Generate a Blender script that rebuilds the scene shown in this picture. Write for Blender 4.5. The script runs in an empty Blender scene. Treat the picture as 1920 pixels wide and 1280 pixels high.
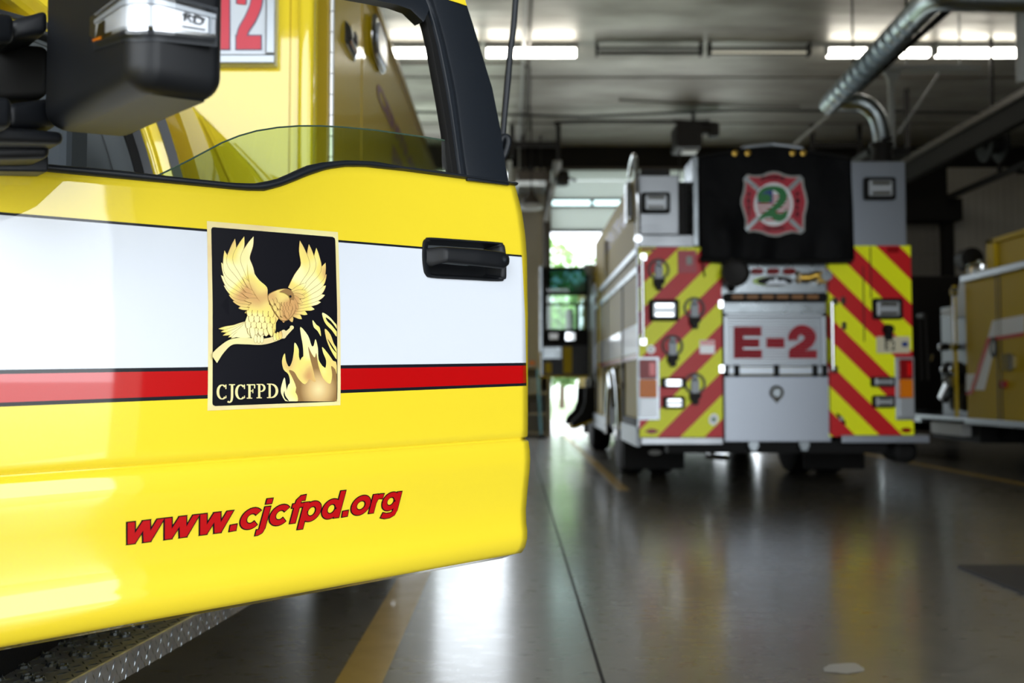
import bpy, bmesh, math, random
from mathutils import Vector, Matrix, noise
random.seed(7)
SC = bpy.context.scene
COL = SC.collection
PI = math.pi
FPX = 1867.0
CAMH = 0.97
TH = math.atan(84 / FPX)
CAM = Vector((0, 0, CAMH))

# ------------------------------------------------------------------ view maths (to take real positions from the photograph)
def ray(x, y):
    r = (x - 960) / FPX; u = -(y - 640) / FPX
    return Vector((r, math.cos(TH) - math.sin(TH) * u, math.sin(TH) + math.cos(TH) * u))
def atY(x, y, Y):
    d = ray(x, y); return CAM + d * (Y / d.y)
def atX(x, y, X):
    d = ray(x, y); return CAM + d * (X / d.x)
def atZ(x, y, Z):
    d = ray(x, y); return CAM + d * ((Z - CAMH) / d.z)

# ------------------------------------------------------------------ materials
def mat(name, col, rough=.5, metal=0, coat=0, spec=.5, emit=None, estr=0, trans=0, ior=1.45, alpha=1, bump=None, vary=None, sheen=0):
    m = bpy.data.materials.new(name); m.use_nodes = True
    nt = m.node_tree; b = nt.nodes['Principled BSDF']
    b.inputs['Base Color'].default_value = (*col, 1)
    b.inputs['Roughness'].default_value = rough
    b.inputs['Metallic'].default_value = metal
    b.inputs['Coat Weight'].default_value = coat
    b.inputs['Coat Roughness'].default_value = .03; b.inputs['Coat IOR'].default_value = 1.5 + .15 * (coat >= 1)
    b.inputs['Specular IOR Level'].default_value = spec
    b.inputs['Transmission Weight'].default_value = trans
    b.inputs['IOR'].default_value = ior
    b.inputs['Alpha'].default_value = alpha
    if emit:
        b.inputs['Emission Color'].default_value = (*emit, 1); b.inputs['Emission Strength'].default_value = estr
    tc = nt.nodes.new('ShaderNodeTexCoord')
    if vary:      # (scale, amount, second colour, roughness swing)
        n = nt.nodes.new('ShaderNodeTexNoise'); n.inputs['Scale'].default_value = vary[0]; n.inputs['Detail'].default_value = 5
        nt.links.new(tc.outputs['Object'], n.inputs['Vector'])
        r = nt.nodes.new('ShaderNodeMapRange'); r.inputs[1].default_value = .35; r.inputs[2].default_value = .65
        r.inputs[3].default_value = 0; r.inputs[4].default_value = vary[1]
        nt.links.new(n.outputs['Fac'], r.inputs[0])
        mx = nt.nodes.new('ShaderNodeMix'); mx.data_type = 'RGBA'
        mx.inputs[6].default_value = (*col, 1); mx.inputs[7].default_value = (*vary[2], 1)
        nt.links.new(r.outputs[0], mx.inputs[0]); nt.links.new(mx.outputs[2], b.inputs['Base Color'])
        if len(vary) > 3:
            r2 = nt.nodes.new('ShaderNodeMapRange'); r2.inputs[1].default_value = .3; r2.inputs[2].default_value = .7
            r2.inputs[3].default_value = rough - vary[3]; r2.inputs[4].default_value = rough + vary[3]
            nt.links.new(n.outputs['Fac'], r2.inputs[0]); nt.links.new(r2.outputs[0], b.inputs['Roughness'])
    if bump:      # (kind, scale, strength, distance)
        bp = nt.nodes.new('ShaderNodeBump'); bp.inputs['Strength'].default_value = bump[2]; bp.inputs['Distance'].default_value = bump[3]
        if bump[0] == 'noise':
            n = nt.nodes.new('ShaderNodeTexNoise'); n.inputs['Scale'].default_value = bump[1]; n.inputs['Detail'].default_value = 3; o = n.outputs['Fac']
        elif bump[0] == 'voronoi':
            n = nt.nodes.new('ShaderNodeTexVoronoi'); n.inputs['Scale'].default_value = bump[1]; o = n.outputs['Distance']
        elif bump[0] == 'check':
            n = nt.nodes.new('ShaderNodeTexChecker'); n.inputs['Scale'].default_value = bump[1]; o = n.outputs['Fac']
        elif bump[0] in ('waveX', 'waveZ', 'waveY'):
            n = nt.nodes.new('ShaderNodeTexWave'); n.bands_direction = bump[0][-1]; n.inputs['Scale'].default_value = bump[1]
            n.inputs['Distortion'].default_value = 0; o = n.outputs['Fac']
        nt.links.new(tc.outputs['Object'], n.inputs['Vector'])
        nt.links.new(o, bp.inputs['Height']); nt.links.new(bp.outputs[0], b.inputs['Normal'])
    return m
def mathn(nt, op, a, b=None, clamp=False):
    n = nt.nodes.new('ShaderNodeMath'); n.operation = op; n.use_clamp = clamp
    for i, v in enumerate((a, b)):
        if v is None: continue
        if isinstance(v, (int, float)): n.inputs[i].default_value = v
        else: nt.links.new(v, n.inputs[i])
    return n.outputs[0]
def mixc(nt, fac, c1, c2):
    mx = nt.nodes.new('ShaderNodeMix'); mx.data_type = 'RGBA'
    nt.links.new(fac, mx.inputs[0])
    for i, v in ((6, c1), (7, c2)):
        if isinstance(v, tuple): mx.inputs[i].default_value = (*v, 1)
        else: nt.links.new(v, mx.inputs[i])
    return mx.outputs[2]

YEL = (.82, .635, .028)
M = {}
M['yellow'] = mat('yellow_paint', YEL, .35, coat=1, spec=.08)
M['yellow_shaded'] = mat('shaded_yellow_paint', (.50, .345, .02), .35, coat=.7, spec=.05)  # darker copy of the ambulance yellow, shade put into the colour
M['blackplastic'] = mat('black_plastic', (.0045, .0055, .0075), .46, bump=('noise', 900, .12, .001), spec=.38)
M['blacktrim'] = mat('black_trim', (.009, .012, .017), .4, spec=.4)
M['rubber'] = mat('rubber', (.006, .006, .006), .65, spec=.2, bump=('noise', 150, .2, .002))
M['tyre'] = mat('tyre_rubber', (.007, .007, .007), .75, spec=.2, bump=('noise', 40, .4, .004))
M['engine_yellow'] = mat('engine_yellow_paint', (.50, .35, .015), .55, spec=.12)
M['module_shaded'] = mat('shaded_module_yellow', (.66, .46, .012), .3, spec=.04, coat=.35)  # same ambulance yellow, the module side's shade put into its colour
M['dullsteel'] = mat('dull_steel', (.20, .215, .23), .5, metal=.9)
M['chrome'] = mat('chrome', (.62, .64, .66), .08, metal=1)
M['steel'] = mat('brushed_steel', (.26, .29, .31), .3, metal=1, vary=(8, .3, (.22, .24, .26), .06))
M['galv'] = mat('galvanised_steel', (.36, .41, .43), .34, metal=1, vary=(5, .4, (.30, .34, .36), .04))
M['tread'] = mat('tread_plate', (.27, .285, .30), .38, metal=1, bump=('check', 34, .6, .004), vary=(3, .3, (.36, .38, .42), .08))
M['treadfine'] = mat('embossed_aluminium', (.28, .305, .345), .4, metal=1, bump=('check', 42, .8, .006))
M['alum'] = mat('aluminium', (.34, .37, .40), .35, metal=.9)
M['white'] = mat('white_vinyl', (.80, .83, .87), .3, coat=.6)
M['red'] = mat('red_vinyl', (.55, .012, .012), .3, coat=.6)
M['darkred'] = mat('dark_red_vinyl', (.42, .01, .03), .35)
M['black'] = mat('black_vinyl', (.003, .003, .006), .35, spec=.15)
M['redglass'] = mat('red_lens', (.28, .004, .006), .25, spec=.3)
M['orangeglass'] = mat('amber_lens', (.75, .20, .005), .25, spec=.3)
M['clearglass'] = mat('clear_lens', (.42, .45, .48), .3, metal=.35)
M['tarp'] = mat('black_vinyl_tarp', (.003, .0032, .004), .6, spec=.12, bump=('noise', 6, .5, .03))
M['darkmetal'] = mat('dark_metal', (.014, .013, .012), .55, metal=.1, spec=.25)
M['brownmetal'] = mat('brown_metal', (.06, .05, .04), .5, metal=.5)
M['interior'] = mat('grey_interior', (.10, .115, .125), .7)
M['seatcloth'] = mat('seat_cloth', (.045, .055, .065), .9, bump=('noise', 300, .3, .002))
M['wall'] = mat('wall_panel', (.36, .34, .29), .6, bump=('waveX', 2.2, .5, .01), vary=(1.2, .5, (.28, .26, .22)))
M['walldark'] = mat('dim_grey_panel', (.13, .12, .105), .6, bump=('waveX', 2.2, .5, .01))  # darker wall copy, right bay's dimness put in colour; also the grey door
M['header'] = mat('dark_header', (.014, .013, .012), .8, spec=.1)
M['doorpanel'] = mat('white_door_panel', (.72, .76, .75), .5, bump=('waveZ', 6, .3, .01))
M['greywhite'] = mat('grey_white_paint', (.34, .35, .34), .5)
M['tube'] = mat('fluorescent_tube', (1, 1, 1), .4, emit=(1, .95, .84), estr=14)
M['tubeoff'] = mat('faint_glow_tube', (.6, .6, .52), .4, emit=(1, .93, .7), estr=.25)  # slight emission paints a glow on the unlit tube
M['grass'] = mat('grass', (.34, .43, .27), .9, vary=(3, .6, (.40, .49, .32)), bump=('noise', 30, .6, .05))
M['concrete_out'] = mat('sunlit_concrete', (.62, .61, .58), .8, vary=(.8, .5, (.55, .54, .5)))
M['leaf'] = mat('leaves', (.12, .22, .08), .6, vary=(2, .8, (.24, .36, .15)))
M['leafdark'] = mat('dark_leaves', (.06, .10, .05), .6, vary=(2, .8, (.12, .19, .09)))
M['bark'] = mat('bark', (.10, .07, .05), .9)
M['matgrid'] = mat('rubber_mat', (.02, .02, .024), .55, bump=('check', 60, .8, .006))
M['blue'] = mat('blue_paint', (.02, .25, .33), .5)
M['green'] = mat('green_vinyl', (.005, .16, .03), .4)
M['navy'] = mat('navy_vinyl', (.01, .04, .22), .4)
M['amberled'] = mat('amber_led', (.25, .10, .01), .4)
M['limegreen'] = mat('lime_sticker', (.45, .65, .15), .4)
M['brass'] = mat('brass', (.45, .28, .05), .3, metal=.8)
M['beigebox'] = mat('beige_cabinet', (.36, .33, .27), .6)
M['leaflight'] = mat('pale_leaves', (.16, .32, .07), .6)
def glassmat(name, tint, a=.25, rough=.0):
    m = bpy.data.materials.new(name); m.use_nodes = True; nt = m.node_tree
    for n in list(nt.nodes): nt.nodes.remove(n)
    out = nt.nodes.new('ShaderNodeOutputMaterial')
    t = nt.nodes.new('ShaderNodeBsdfTransparent'); t.inputs[0].default_value = (*tint, 1)
    g = nt.nodes.new('ShaderNodeBsdfGlossy'); g.inputs['Roughness'].default_value = .02; g.inputs[0].default_value = (1, 1, 1, 1)
    f = nt.nodes.new('ShaderNodeFresnel'); f.inputs[0].default_value = 1.5
    mx = nt.nodes.new('ShaderNodeMixShader')
    nt.links.new(mathn(nt, 'MULTIPLY', f.outputs[0], a), mx.inputs[0])
    nt.links.new(t.outputs[0], mx.inputs[1]); nt.links.new(g.outputs[0], mx.inputs[2]); nt.links.new(mx.outputs[0], out.inputs[0])
    return m
M['glass'] = glassmat('green_tinted_glass', (.60, .74, .50), .5)
M['glassclear'] = glassmat('clear_glass', (.75, .85, .82), .8)
M['glassdark'] = glassmat('dark_tinted_glass', (.12, .22, .22), 1)
M['lens'] = glassmat('clear_plastic_lens', (.93, .94, .96), .9)

def stripes_mat(name, sign, phase, period, c1, c2, rough=.35):
    """diagonal retro-reflective stripes: sign=-1 rises to the right, +1 falls to the right"""
    m = mat(name, c1, rough, spec=.35); nt = m.node_tree; b = nt.nodes['Principled BSDF']
    tc = nt.nodes.new('ShaderNodeTexCoord'); s = nt.nodes.new('ShaderNodeSeparateXYZ'); nt.links.new(tc.outputs['Object'], s.inputs[0])
    z = mathn(nt, 'MULTIPLY', s.outputs[2], sign); v = mathn(nt, 'ADD', s.outputs[0], z)
    v = mathn(nt, 'SUBTRACT', v, phase); v = mathn(nt, 'DIVIDE', v, period); v = mathn(nt, 'FLOORED_MODULO', v, 1.0)
    f = mathn(nt, 'LESS_THAN', v, .49)
    nt.links.new(mixc(nt, f, c1, c2), b.inputs['Base Color'])
    return m

# ------------------------------------------------------------------ mesh builder
class MB:
    def __init__(s): s.v = []; s.f = []; s.m = []; s.mi = 0
    def add(s, vs, fs, mi=None):
        o = len(s.v); s.v += [tuple(v) for v in vs]
        for f in fs: s.f.append([o + i for i in f]); s.m.append(s.mi if mi is None else mi)
        return s
    def box(s, x0, x1, y0, y1, z0, z1, mi=None, T=None):
        vs = [Vector((x, y, z)) for z in (z0, z1) for y in (y0, y1) for x in (x0, x1)]
        if T: vs = [T(v) for v in vs]
        return s.add(vs, [(0, 2, 3, 1), (4, 5, 7, 6), (0, 1, 5, 4), (2, 6, 7, 3), (0, 4, 6, 2), (1, 3, 7, 5)], mi)
    def rbox(s, x0, x1, y0, y1, z0, z1, r=.01, mi=None, axis='y', seg=4, T=None):
        """box with rounded outline seen along axis"""
        if axis == 'y': A, B = (x0, x1), (z0, z1)
        elif axis == 'x': A, B = (y0, y1), (z0, z1)
        else: A, B = (x0, x1), (y0, y1)
        P = rrect(A[0], A[1], B[0], B[1], r, seg)
        lo, hi = {'y': (y0, y1), 'x': (x0, x1), 'z': (z0, z1)}[axis]
        def mk(a, b, c):
            v = Vector({'y': (a, c, b), 'x': (c, a, b), 'z': (a, b, c)}[axis])
            return T(v) if T else v
        n = len(P)
        vs = [mk(a, b, lo) for a, b in P] + [mk(a, b, hi) for a, b in P]
        fs = [(i, (i + 1) % n, n + (i + 1) % n, n + i) for i in range(n)] + [tuple(range(n))[::-1], tuple(range(n, 2 * n))]
        return s.add(vs, fs, mi)
    def prism(s, poly, f, mi=None):
        """poly: 2-D outline; f(a,b,k)->3-D, k=0 back,1 front"""
        n = len(poly)
        vs = [f(a, b, 0) for a, b in poly] + [f(a, b, 1) for a, b in poly]
        fs = [(i, (i + 1) % n, n + (i + 1) % n, n + i) for i in range(n)] + [tuple(range(n))[::-1], tuple(range(n, 2 * n))]
        return s.add(vs, fs, mi)
    def face(s, pts, mi=None): return s.add(pts, [tuple(range(len(pts)))], mi)
    def tube(s, pts, r, seg=10, mi=None, caps=True, flat=None):
        pts = [Vector(p) for p in pts]; n = len(pts); rs = r if isinstance(r, (list, tuple)) else [r] * n
        vs = []; prev = None
        for i, p in enumerate(pts):
            t = (pts[min(i + 1, n - 1)] - pts[max(i - 1, 0)]).normalized()
            if prev is None:
                a = Vector((0, 0, 1)) if abs(t.z) < .9 else Vector((1, 0, 0)); u = t.cross(a).normalized()
            else: u = (prev - t * prev.dot(t)).normalized()
            w = t.cross(u); prev = u
            for k in range(seg):
                an = 2 * PI * k / seg
                vs.append(p + u * math.cos(an) * rs[i] + w * math.sin(an) * rs[i] * (flat or 1))
        fs = []
        for i in range(n - 1):
            for k in range(seg):
                k2 = (k + 1) % seg
                fs.append((i * seg + k, i * seg + k2, (i + 1) * seg + k2, (i + 1) * seg + k))
        if caps: fs += [tuple(range(seg))[::-1], tuple(range((n - 1) * seg, n * seg))]
        return s.add(vs, fs, mi)
    def lathe(s, prof, c, axis='z', seg=24, mi=None):
        """prof [(r,h)] about axis through c"""
        vs = []; c = Vector(c)
        for r, h in prof:
            for k in range(seg):
                a = 2 * PI * k / seg; x, y = r * math.cos(a), r * math.sin(a)
                vs.append(c + Vector({'z': (x, y, h), 'x': (h, x, y), 'y': (y, h, x)}[axis]))
        fs = []
        for i in range(len(prof) - 1):
            for k in range(seg):
                k2 = (k + 1) % seg; fs.append((i * seg + k, i * seg + k2, (i + 1) * seg + k2, (i + 1) * seg + k))
        fs += [tuple(range(seg))[::-1], tuple(range((len(prof) - 1) * seg, len(prof) * seg))]
        return s.add(vs, fs, mi)
    def grid(s, rows, mi=None):
        n = len(rows[0]); vs = [p for r in rows for p in r]
        fs = [(i * n + j, i * n + j + 1, (i + 1) * n + j + 1, (i + 1) * n + j) for i in range(len(rows) - 1) for j in range(n - 1)]
        return s.add(vs, fs, mi)
    def build(s, name, mats, parent=None, smooth=None, bevel=0, loc=None, matrix=None, fix=True):
        me = bpy.data.meshes.new(name); me.from_pydata([tuple(v) for v in s.v], [], s.f)
        if not isinstance(mats, (list, tuple)): mats = [mats]
        for m in mats: me.materials.append(M[m] if isinstance(m, str) else m)
        for p, mi in zip(me.polygons, s.m): p.material_index = min(mi, len(mats) - 1)
        if fix:
            bm = bmesh.new(); bm.from_mesh(me); bmesh.ops.recalc_face_normals(bm, faces=bm.faces); bm.to_mesh(me); bm.free()
        if smooth is not None: me.shade_smooth() if smooth >= 180 else None
        o = bpy.data.objects.new(name, me); COL.objects.link(o)
        if smooth is not None and smooth < 180:
            me.shade_smooth(); me.set_sharp_from_angle(angle=math.radians(smooth))
        if bevel:
            b = o.modifiers.new('bevel', 'BEVEL'); b.width = bevel; b.segments = 2; b.limit_method = 'ANGLE'; b.angle_limit = math.radians(40)
        if parent: o.parent = parent
        if matrix is not None: o.matrix_local = matrix
        elif loc is not None: o.location = loc
        return o

def rrect(x0, x1, y0, y1, r, seg=4):
    P = []
    for cx, cy, a0 in ((x1 - r, y0 + r, -90), (x1 - r, y1 - r, 0), (x0 + r, y1 - r, 90), (x0 + r, y0 + r, 180)):
        for k in range(seg + 1):
            a = math.radians(a0 + 90 * k / seg); P.append((cx + r * math.cos(a), cy + r * math.sin(a)))
    return P
def empty(name, loc, label=None, cat=None, group=None, rz=0):
    o = bpy.data.objects.new(name, None); COL.objects.link(o); o.location = loc; o.rotation_euler = (0, 0, rz); o.empty_display_size = .1
    return tag(o, label, cat, group)
def tag(o, label=None, cat=None, group=None, kind=None):
    if label: o['label'] = label
    if cat: o['category'] = cat
    if group: o['group'] = group
    if kind: o['kind'] = kind
    return o
def lab(o, l): o['label'] = l; return o
def copy_tree(o, parent=None):
    c = o.copy(); COL.objects.link(c)
    if parent: c.parent = parent
    for ch in list(o.children): copy_tree(ch, c)
    return c
def interp(x, pts):
    if x <= pts[0][0]: return pts[0][1]
    for (a, b), (c, d) in zip(pts, pts[1:]):
        if x <= c: return b + (d - b) * (x - a) / (c - a)
    return pts[-1][1]
def smooth_pts(pts, k=6, closed=False):
    """Catmull-Rom through pts"""
    P = [Vector(p) for p in pts]; n = len(P); out = []
    rng = range(n) if closed else range(n - 1)
    for i in rng:
        p0 = P[(i - 1) % n] if closed or i > 0 else P[0]; p1 = P[i]; p2 = P[(i + 1) % n]; p3 = P[(i + 2) % n] if closed or i + 2 < n else P[-1]
        for j in range(k):
            t = j / k
            out.append(.5 * ((2 * p1) + (p2 - p0) * t + (2 * p0 - 5 * p1 + 4 * p2 - p3) * t * t + (3 * p1 - p0 - 3 * p2 + p3) * t ** 3))
    if not closed: out.append(P[-1])
    return out
def text_geo(body, size=1, offset=0, shear=0, spacing=1, res=6):
    """built-in font -> flat triangles ((x,y) list, faces)"""
    c = bpy.data.curves.new('lettering', 'FONT'); c.body = body; c.size = size; c.offset = offset; c.shear = shear; c.space_character = spacing
    c.resolution_u = res; c.fill_mode = 'FRONT'; c.dimensions = '2D'
    o = bpy.data.objects.new('lettering', c); COL.objects.link(o)
    bpy.context.view_layer.update()
    me = bpy.data.meshes.new_from_object(o.evaluated_get(bpy.context.evaluated_depsgraph_get()))
    vs = [(v.co.x, v.co.y) for v in me.vertices]; fs = [tuple(p.vertices) for p in me.polygons]
    bpy.data.objects.remove(o); bpy.data.curves.remove(c); bpy.data.meshes.remove(me)
    return vs, fs
def text_fit(mb, body, f, mi=None, offset=0, shear=0, spacing=1, box=None, res=6):
    """f(a,b) maps the unit box of the text (box = bounds taken from un-offset text) to 3-D"""
    vs, fs = text_geo(body, 1, offset, shear, spacing, res)
    if box is None:
        xs = [v[0] for v in vs]; ys = [v[1] for v in vs]; box = (min(xs), max(xs), min(ys), max(ys))
    x0, x1, y0, y1 = box
    mb.add([f((x - x0) / (x1 - x0), (y - y0) / (y1 - y0)) for x, y in vs], fs, mi)
    return box
def ribbon(pts, k=8):
    """pts: [(x,y,width)] -> outline polygon"""
    S = smooth_pts([(p[0], p[1], p[2]) for p in pts], k); L = []; R = []
    for i, p in enumerate(S):
        a = S[max(i - 1, 0)]; b = S[min(i + 1, len(S) - 1)]
        d = Vector((b.x - a.x, b.y - a.y)); d = d.normalized() if d.length else Vector((1, 0))
        n = Vector((-d.y, d.x)) * p.z / 2
        L.append((p.x + n.x, p.y + n.y)); R.append((p.x - n.x, p.y - n.y))
    return L, R
def add_ribbon(mb, pts, f, mi=None, k=8):
    L, R = ribbon(pts, k); n = len(L)
    mb.add([f(*p) for p in L] + [f(*p) for p in R], [(i, i + 1, n + i + 1, n + i) for i in range(n - 1)], mi)
def add_poly(mb, pts, f, mi=None, smooth=0):
    """possibly concave 2-D outline, triangulated"""
    from mathutils.geometry import tessellate_polygon
    P = [(p.x, p.y) for p in smooth_pts([(a, b, 0) for a, b in pts], smooth, True)] if smooth else pts
    tris = tessellate_polygon([[Vector((a, b, 0)) for a, b in P]])
    mb.add([f(a, b) for a, b in P], [tuple(t) for t in tris], mi)
def disc(mb, c, r, f, mi=None, n=16, ry=None):
    ry = ry or r
    mb.add([f(c[0] + r * math.cos(2 * PI * k / n), c[1] + ry * math.sin(2 * PI * k / n)) for k in range(n)], [tuple(range(n))], mi)
WORLD_FRONT, WORLD_BACK, EXPOSURE, FRONT_H = 3.7, 2.5, 0.78, 3.86
# ================================================================== CAMERA, WORLD
cd = bpy.data.cameras.new('camera'); cam = bpy.data.objects.new('camera', cd); COL.objects.link(cam)
cam.location = CAM; cam.rotation_euler = (PI / 2 + TH, 0, 0)
cd.sensor_width = 36; cd.lens = FPX * 36 / 1920; cd.clip_start = .05; cd.clip_end = 300
cd.dof.use_dof = True; cd.dof.focus_distance = 1.78; cd.dof.aperture_fstop = 3.3
SC.camera = cam
w = bpy.data.worlds.new('sky'); SC.world = w; w.use_nodes = True; nt = w.node_tree
bg = nt.nodes['Background']; tc = nt.nodes.new('ShaderNodeTexCoord'); sp = nt.nodes.new('ShaderNodeSeparateXYZ')
nt.links.new(tc.outputs['Generated'], sp.inputs[0])
f = mathn(nt, 'MULTIPLY', sp.outputs[1], -1.0); f = mathn(nt, 'MULTIPLY', mathn(nt, 'ADD', f, .25), 2.0, True)
st = mathn(nt, 'ADD', mathn(nt, 'MULTIPLY', f, WORLD_FRONT - WORLD_BACK), WORLD_BACK)
nt.links.new(mixc(nt, f, (.86, .93, 1.0), (.91, .96, 1.0)), bg.inputs[0]); nt.links.new(st, bg.inputs[1])
vs_ = SC.view_settings; vs_.view_transform = 'Standard'; vs_.look = 'None'; vs_.gamma = 1; vs_.exposure = EXPOSURE; vs_.use_curve_mapping = False
SC.cycles.max_bounces = 8; SC.cycles.transparent_max_bounces = 16; SC.cycles.sample_clamp_indirect = 6; SC.cycles.blur_glossy = .5

# ================================================================== ROOM SHELL
XL, XR, YF, YB, ZC = -6.5, 11.0, -.85, 19.7, 5.75
FX = 4.45; B1 = (-4.3, -.06); B2 = (.72, 4.97); HD = 5.33
def struct(name, mb, m, parent=None, **k):
    o = mb.build(name, m, parent, **k)
    if not parent: tag(o, kind='structure')
    return o
# polished concrete
fm = mat('polished_concrete', (.105, .10, .088), .3, coat=.75, spec=.5); nt = fm.node_tree; b = nt.nodes['Principled BSDF']
tc = nt.nodes.new('ShaderNodeTexCoord')
def nz(scale, det=5, sc=None, rgh=.55):
    n = nt.nodes.new('ShaderNodeTexNoise'); n.inputs['Scale'].default_value = scale; n.inputs['Detail'].default_value = det; n.inputs['Roughness'].default_value = rgh
    if sc:
        mp = nt.nodes.new('ShaderNodeMapping'); mp.inputs['Scale'].default_value = sc; nt.links.new(tc.outputs['Object'], mp.inputs[0]); nt.links.new(mp.outputs[0], n.inputs[0])
    else: nt.links.new(tc.outputs['Object'], n.inputs[0])
    return n.outputs['Fac']
def rng(o, a, b_, c, d):
    r = nt.nodes.new('ShaderNodeMapRange')
    for i, v in enumerate((a, b_, c, d)): r.inputs[i + 1].default_value = v
    nt.links.new(o, r.inputs[0]); return r.outputs[0]
big = nz(.9, 6); fine = nz(9, 6, (1, 2.2, 1), .65); grit = nz(160, 2)
c = mixc(nt, rng(big, .35, .68, 0, 1), (.165, .149, .118), (.105, .098, .084))
c = mixc(nt, rng(fine, .42, .72, 0, .55), c, (.22, .205, .175))
c = mixc(nt, rng(grit, .6, .75, 0, .35), c, (.03, .03, .03))
nt.links.new(c, b.inputs['Base Color'])
nt.links.new(mathn(nt, 'ADD', rng(fine, .3, .7, .22, .36), rng(big, .3, .7, -.02, .05)), b.inputs['Roughness'])
bp = nt.nodes.new('ShaderNodeBump'); bp.inputs['Strength'].default_value = .10; bp.inputs['Distance'].default_value = .01
nt.links.new(mathn(nt, 'ADD', fine, nz(3, 3, (1, 1.6, 1))), bp.inputs['Height']); nt.links.new(bp.outputs[0], b.inputs['Normal'])
b.inputs['Coat Roughness'].default_value = .17; b.inputs['Coat IOR'].default_value = 1.55
floor = struct('floor', MB().box(XL - .2, XR + .2, YF - .2, YB + .25, -.2, 0), fm)
paint = mat('worn_line_paint', (.50, .32, .06), .35, coat=.2, vary=(7, .6, (.40, .26, .06), .06))
joint = mat('joint_filler', (.012, .011, .01), .7)
for nm, x0, x1, y0, y1, m_ in (('painted_line', -.58, -.425, -.8, 8.6, paint), ('painted_line', .985, 1.10, 9.35, 19.5, paint),
                              ('painted_line', 5.02, 5.14, 8.5, 19.5, paint), ('expansion_joint', .294, .306, -.8, 19.6, joint)):
    MB().box(x0, x1, y0, y1, 0, .0012).build(nm, m_, floor)
# pale spill mark on the concrete
sm = MB(); P = []
for k in range(22):
    a = 2 * PI * k / 22; q = 1 + .35 * noise.noise(Vector((math.cos(a) * 1.6, math.sin(a) * 1.6, 3)))
    p = atZ(1582 + 40 * q * math.cos(a), 1253 + 9 * q * math.sin(a), .0015); P.append(p)
sm.face(P); sm.build('pale_stain', mat('dried_spill', (.34, .34, .33), .3), floor)

cm = mat('ceiling_metal', (.30, .29, .26), .30, metal=.4, spec=.5); nt = cm.node_tree; b = nt.nodes['Principled BSDF']
tc = nt.nodes.new('ShaderNodeTexCoord')
a1 = nz(.6, 5, (1, 2.5, 1)); a2 = nz(.35, 3, (.6, 6, 1))
nt.links.new(mixc(nt, rng(a1, .3, .7, 0, 1), (.41, .40, .355), (.225, .212, .18)), b.inputs['Base Color'])
nt.links.new(rng(a1, .3, .7, .40, .56), b.inputs['Roughness'])
bp = nt.nodes.new('ShaderNodeBump'); bp.inputs['Strength'].default_value = .35; bp.inputs['Distance'].default_value = .08
nt.links.new(a2, bp.inputs['Height']); nt.links.new(bp.outputs[0], b.inputs['Normal'])
ceil = struct('ceiling', MB().box(XL - .2, XR + .2, YF - .2, YB + .25, ZC, ZC + .2), cm)
seam = MB()
for y in (1.5, 4.5, 7.5, 10.5, 15.2, 17.9): seam.box(XL, XR, y, y + .035, ZC - .012, ZC)
seam.build('panel_seam', 'brownmetal', ceil)
W = MB()
for x0, x1 in ((XL, B1[0]), (B1[1], B2[0]), (B2[1], 5.5), (8.7, XR)): W.box(x0, x1, YB, YB + .2, 0, HD)
struct('wall_far', W, 'wall')
struct('wall_far_header', MB().box(XL, XR, YB - .02, YB + .22, HD, ZC), 'header').name = 'trim_1'  # wall above the bays, its shade painted in as near-black
struct('wall_left', MB().box(XL - .2, XL, YF, YB, 0, ZC), 'wall')
struct('wall_right', MB().box(XR, XR + .2, YF, YB, 0, ZC), 'walldark')
W = MB()
for x0, x1 in ((XL, B1[0] - .1), (B1[1], B2[0]), (FX, XR)): W.box(x0, x1, YF - .2, YF, 0, ZC)
W.box(B1[0] - .1, B1[1], YF - .2, YF, FRONT_H, ZC); W.box(B2[0], FX, YF - .2, YF, FRONT_H, ZC)
struct('wall_near', W, 'wall')
# door jambs of the far bays
J = MB()
for x in (B1[0], B1[1], B2[0], B2[1]): J.box(x - .05, x + .05, YB - .06, YB + .21, 0, HD)
J.box(B1[0], B1[1], YB - .05, YB + .21, HD - .05, HD); J.box(B2[0], B2[1], YB - .05, YB + .21, HD - .05, HD)
struct('trim_2', J, 'brownmetal')
struct('baseboard_far', MB().box(B1[1] + .05, B2[0] - .05, YB - .03, YB, 0, .09), 'darkmetal')
# half-raised sectional door of the second bay
dm = mat('door_panel', (.74, .78, .76), .5, bump=('waveZ', 5, .3, .01)); nt = dm.node_tree; b = nt.nodes['Principled BSDF']
tr = nt.nodes.new('ShaderNodeBsdfTranslucent'); tr.inputs[0].default_value = (.78, .82, .80, 1); mx = nt.nodes.new('ShaderNodeMixShader'); mx.inputs[0].default_value = .45
nt.links.new(b.outputs[0], mx.inputs[1]); nt.links.new(tr.outputs[0], mx.inputs[2]); nt.links.new(mx.outputs[0], nt.nodes['Material Output'].inputs[0])
D = MB(); zs = [atY(1000, y, YB).z for y in (303, 338, 371)]
for z1, z0 in zip(zs, zs[1:]): D.box(B2[0] + .05, B2[1] - .05, YB + .02, YB + .06, z0 + .006, z1 - .006)
zb = [atY(1000, y, YB).z for y in (388, 432)]; D.box(B2[0] + .05, B2[1] - .05, YB + .02, YB + .06, zb[1], zb[0])
d2 = struct('door_1', D, dm)
F = MB(); F.box(B2[0] + .05, B2[1] - .05, YB + .01, YB + .07, zb[0], zb[0] + .035); F.box(B2[0] + .05, B2[1] - .05, YB + .01, YB + .07, zs[2] - .035, zs[2])
for k in range(6):
    x = B2[0] + .05 + k * (B2[1] - B2[0] - .1) / 5; F.box(x - .03, x + .03, YB + .01, YB + .07, zb[0], zs[2])
F.box(B2[0] + .05, B2[1] - .05, YB, YB + .07, zb[1] - .03, zb[1] + .02)
F.build('window_frame', 'darkmetal', d2)
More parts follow.
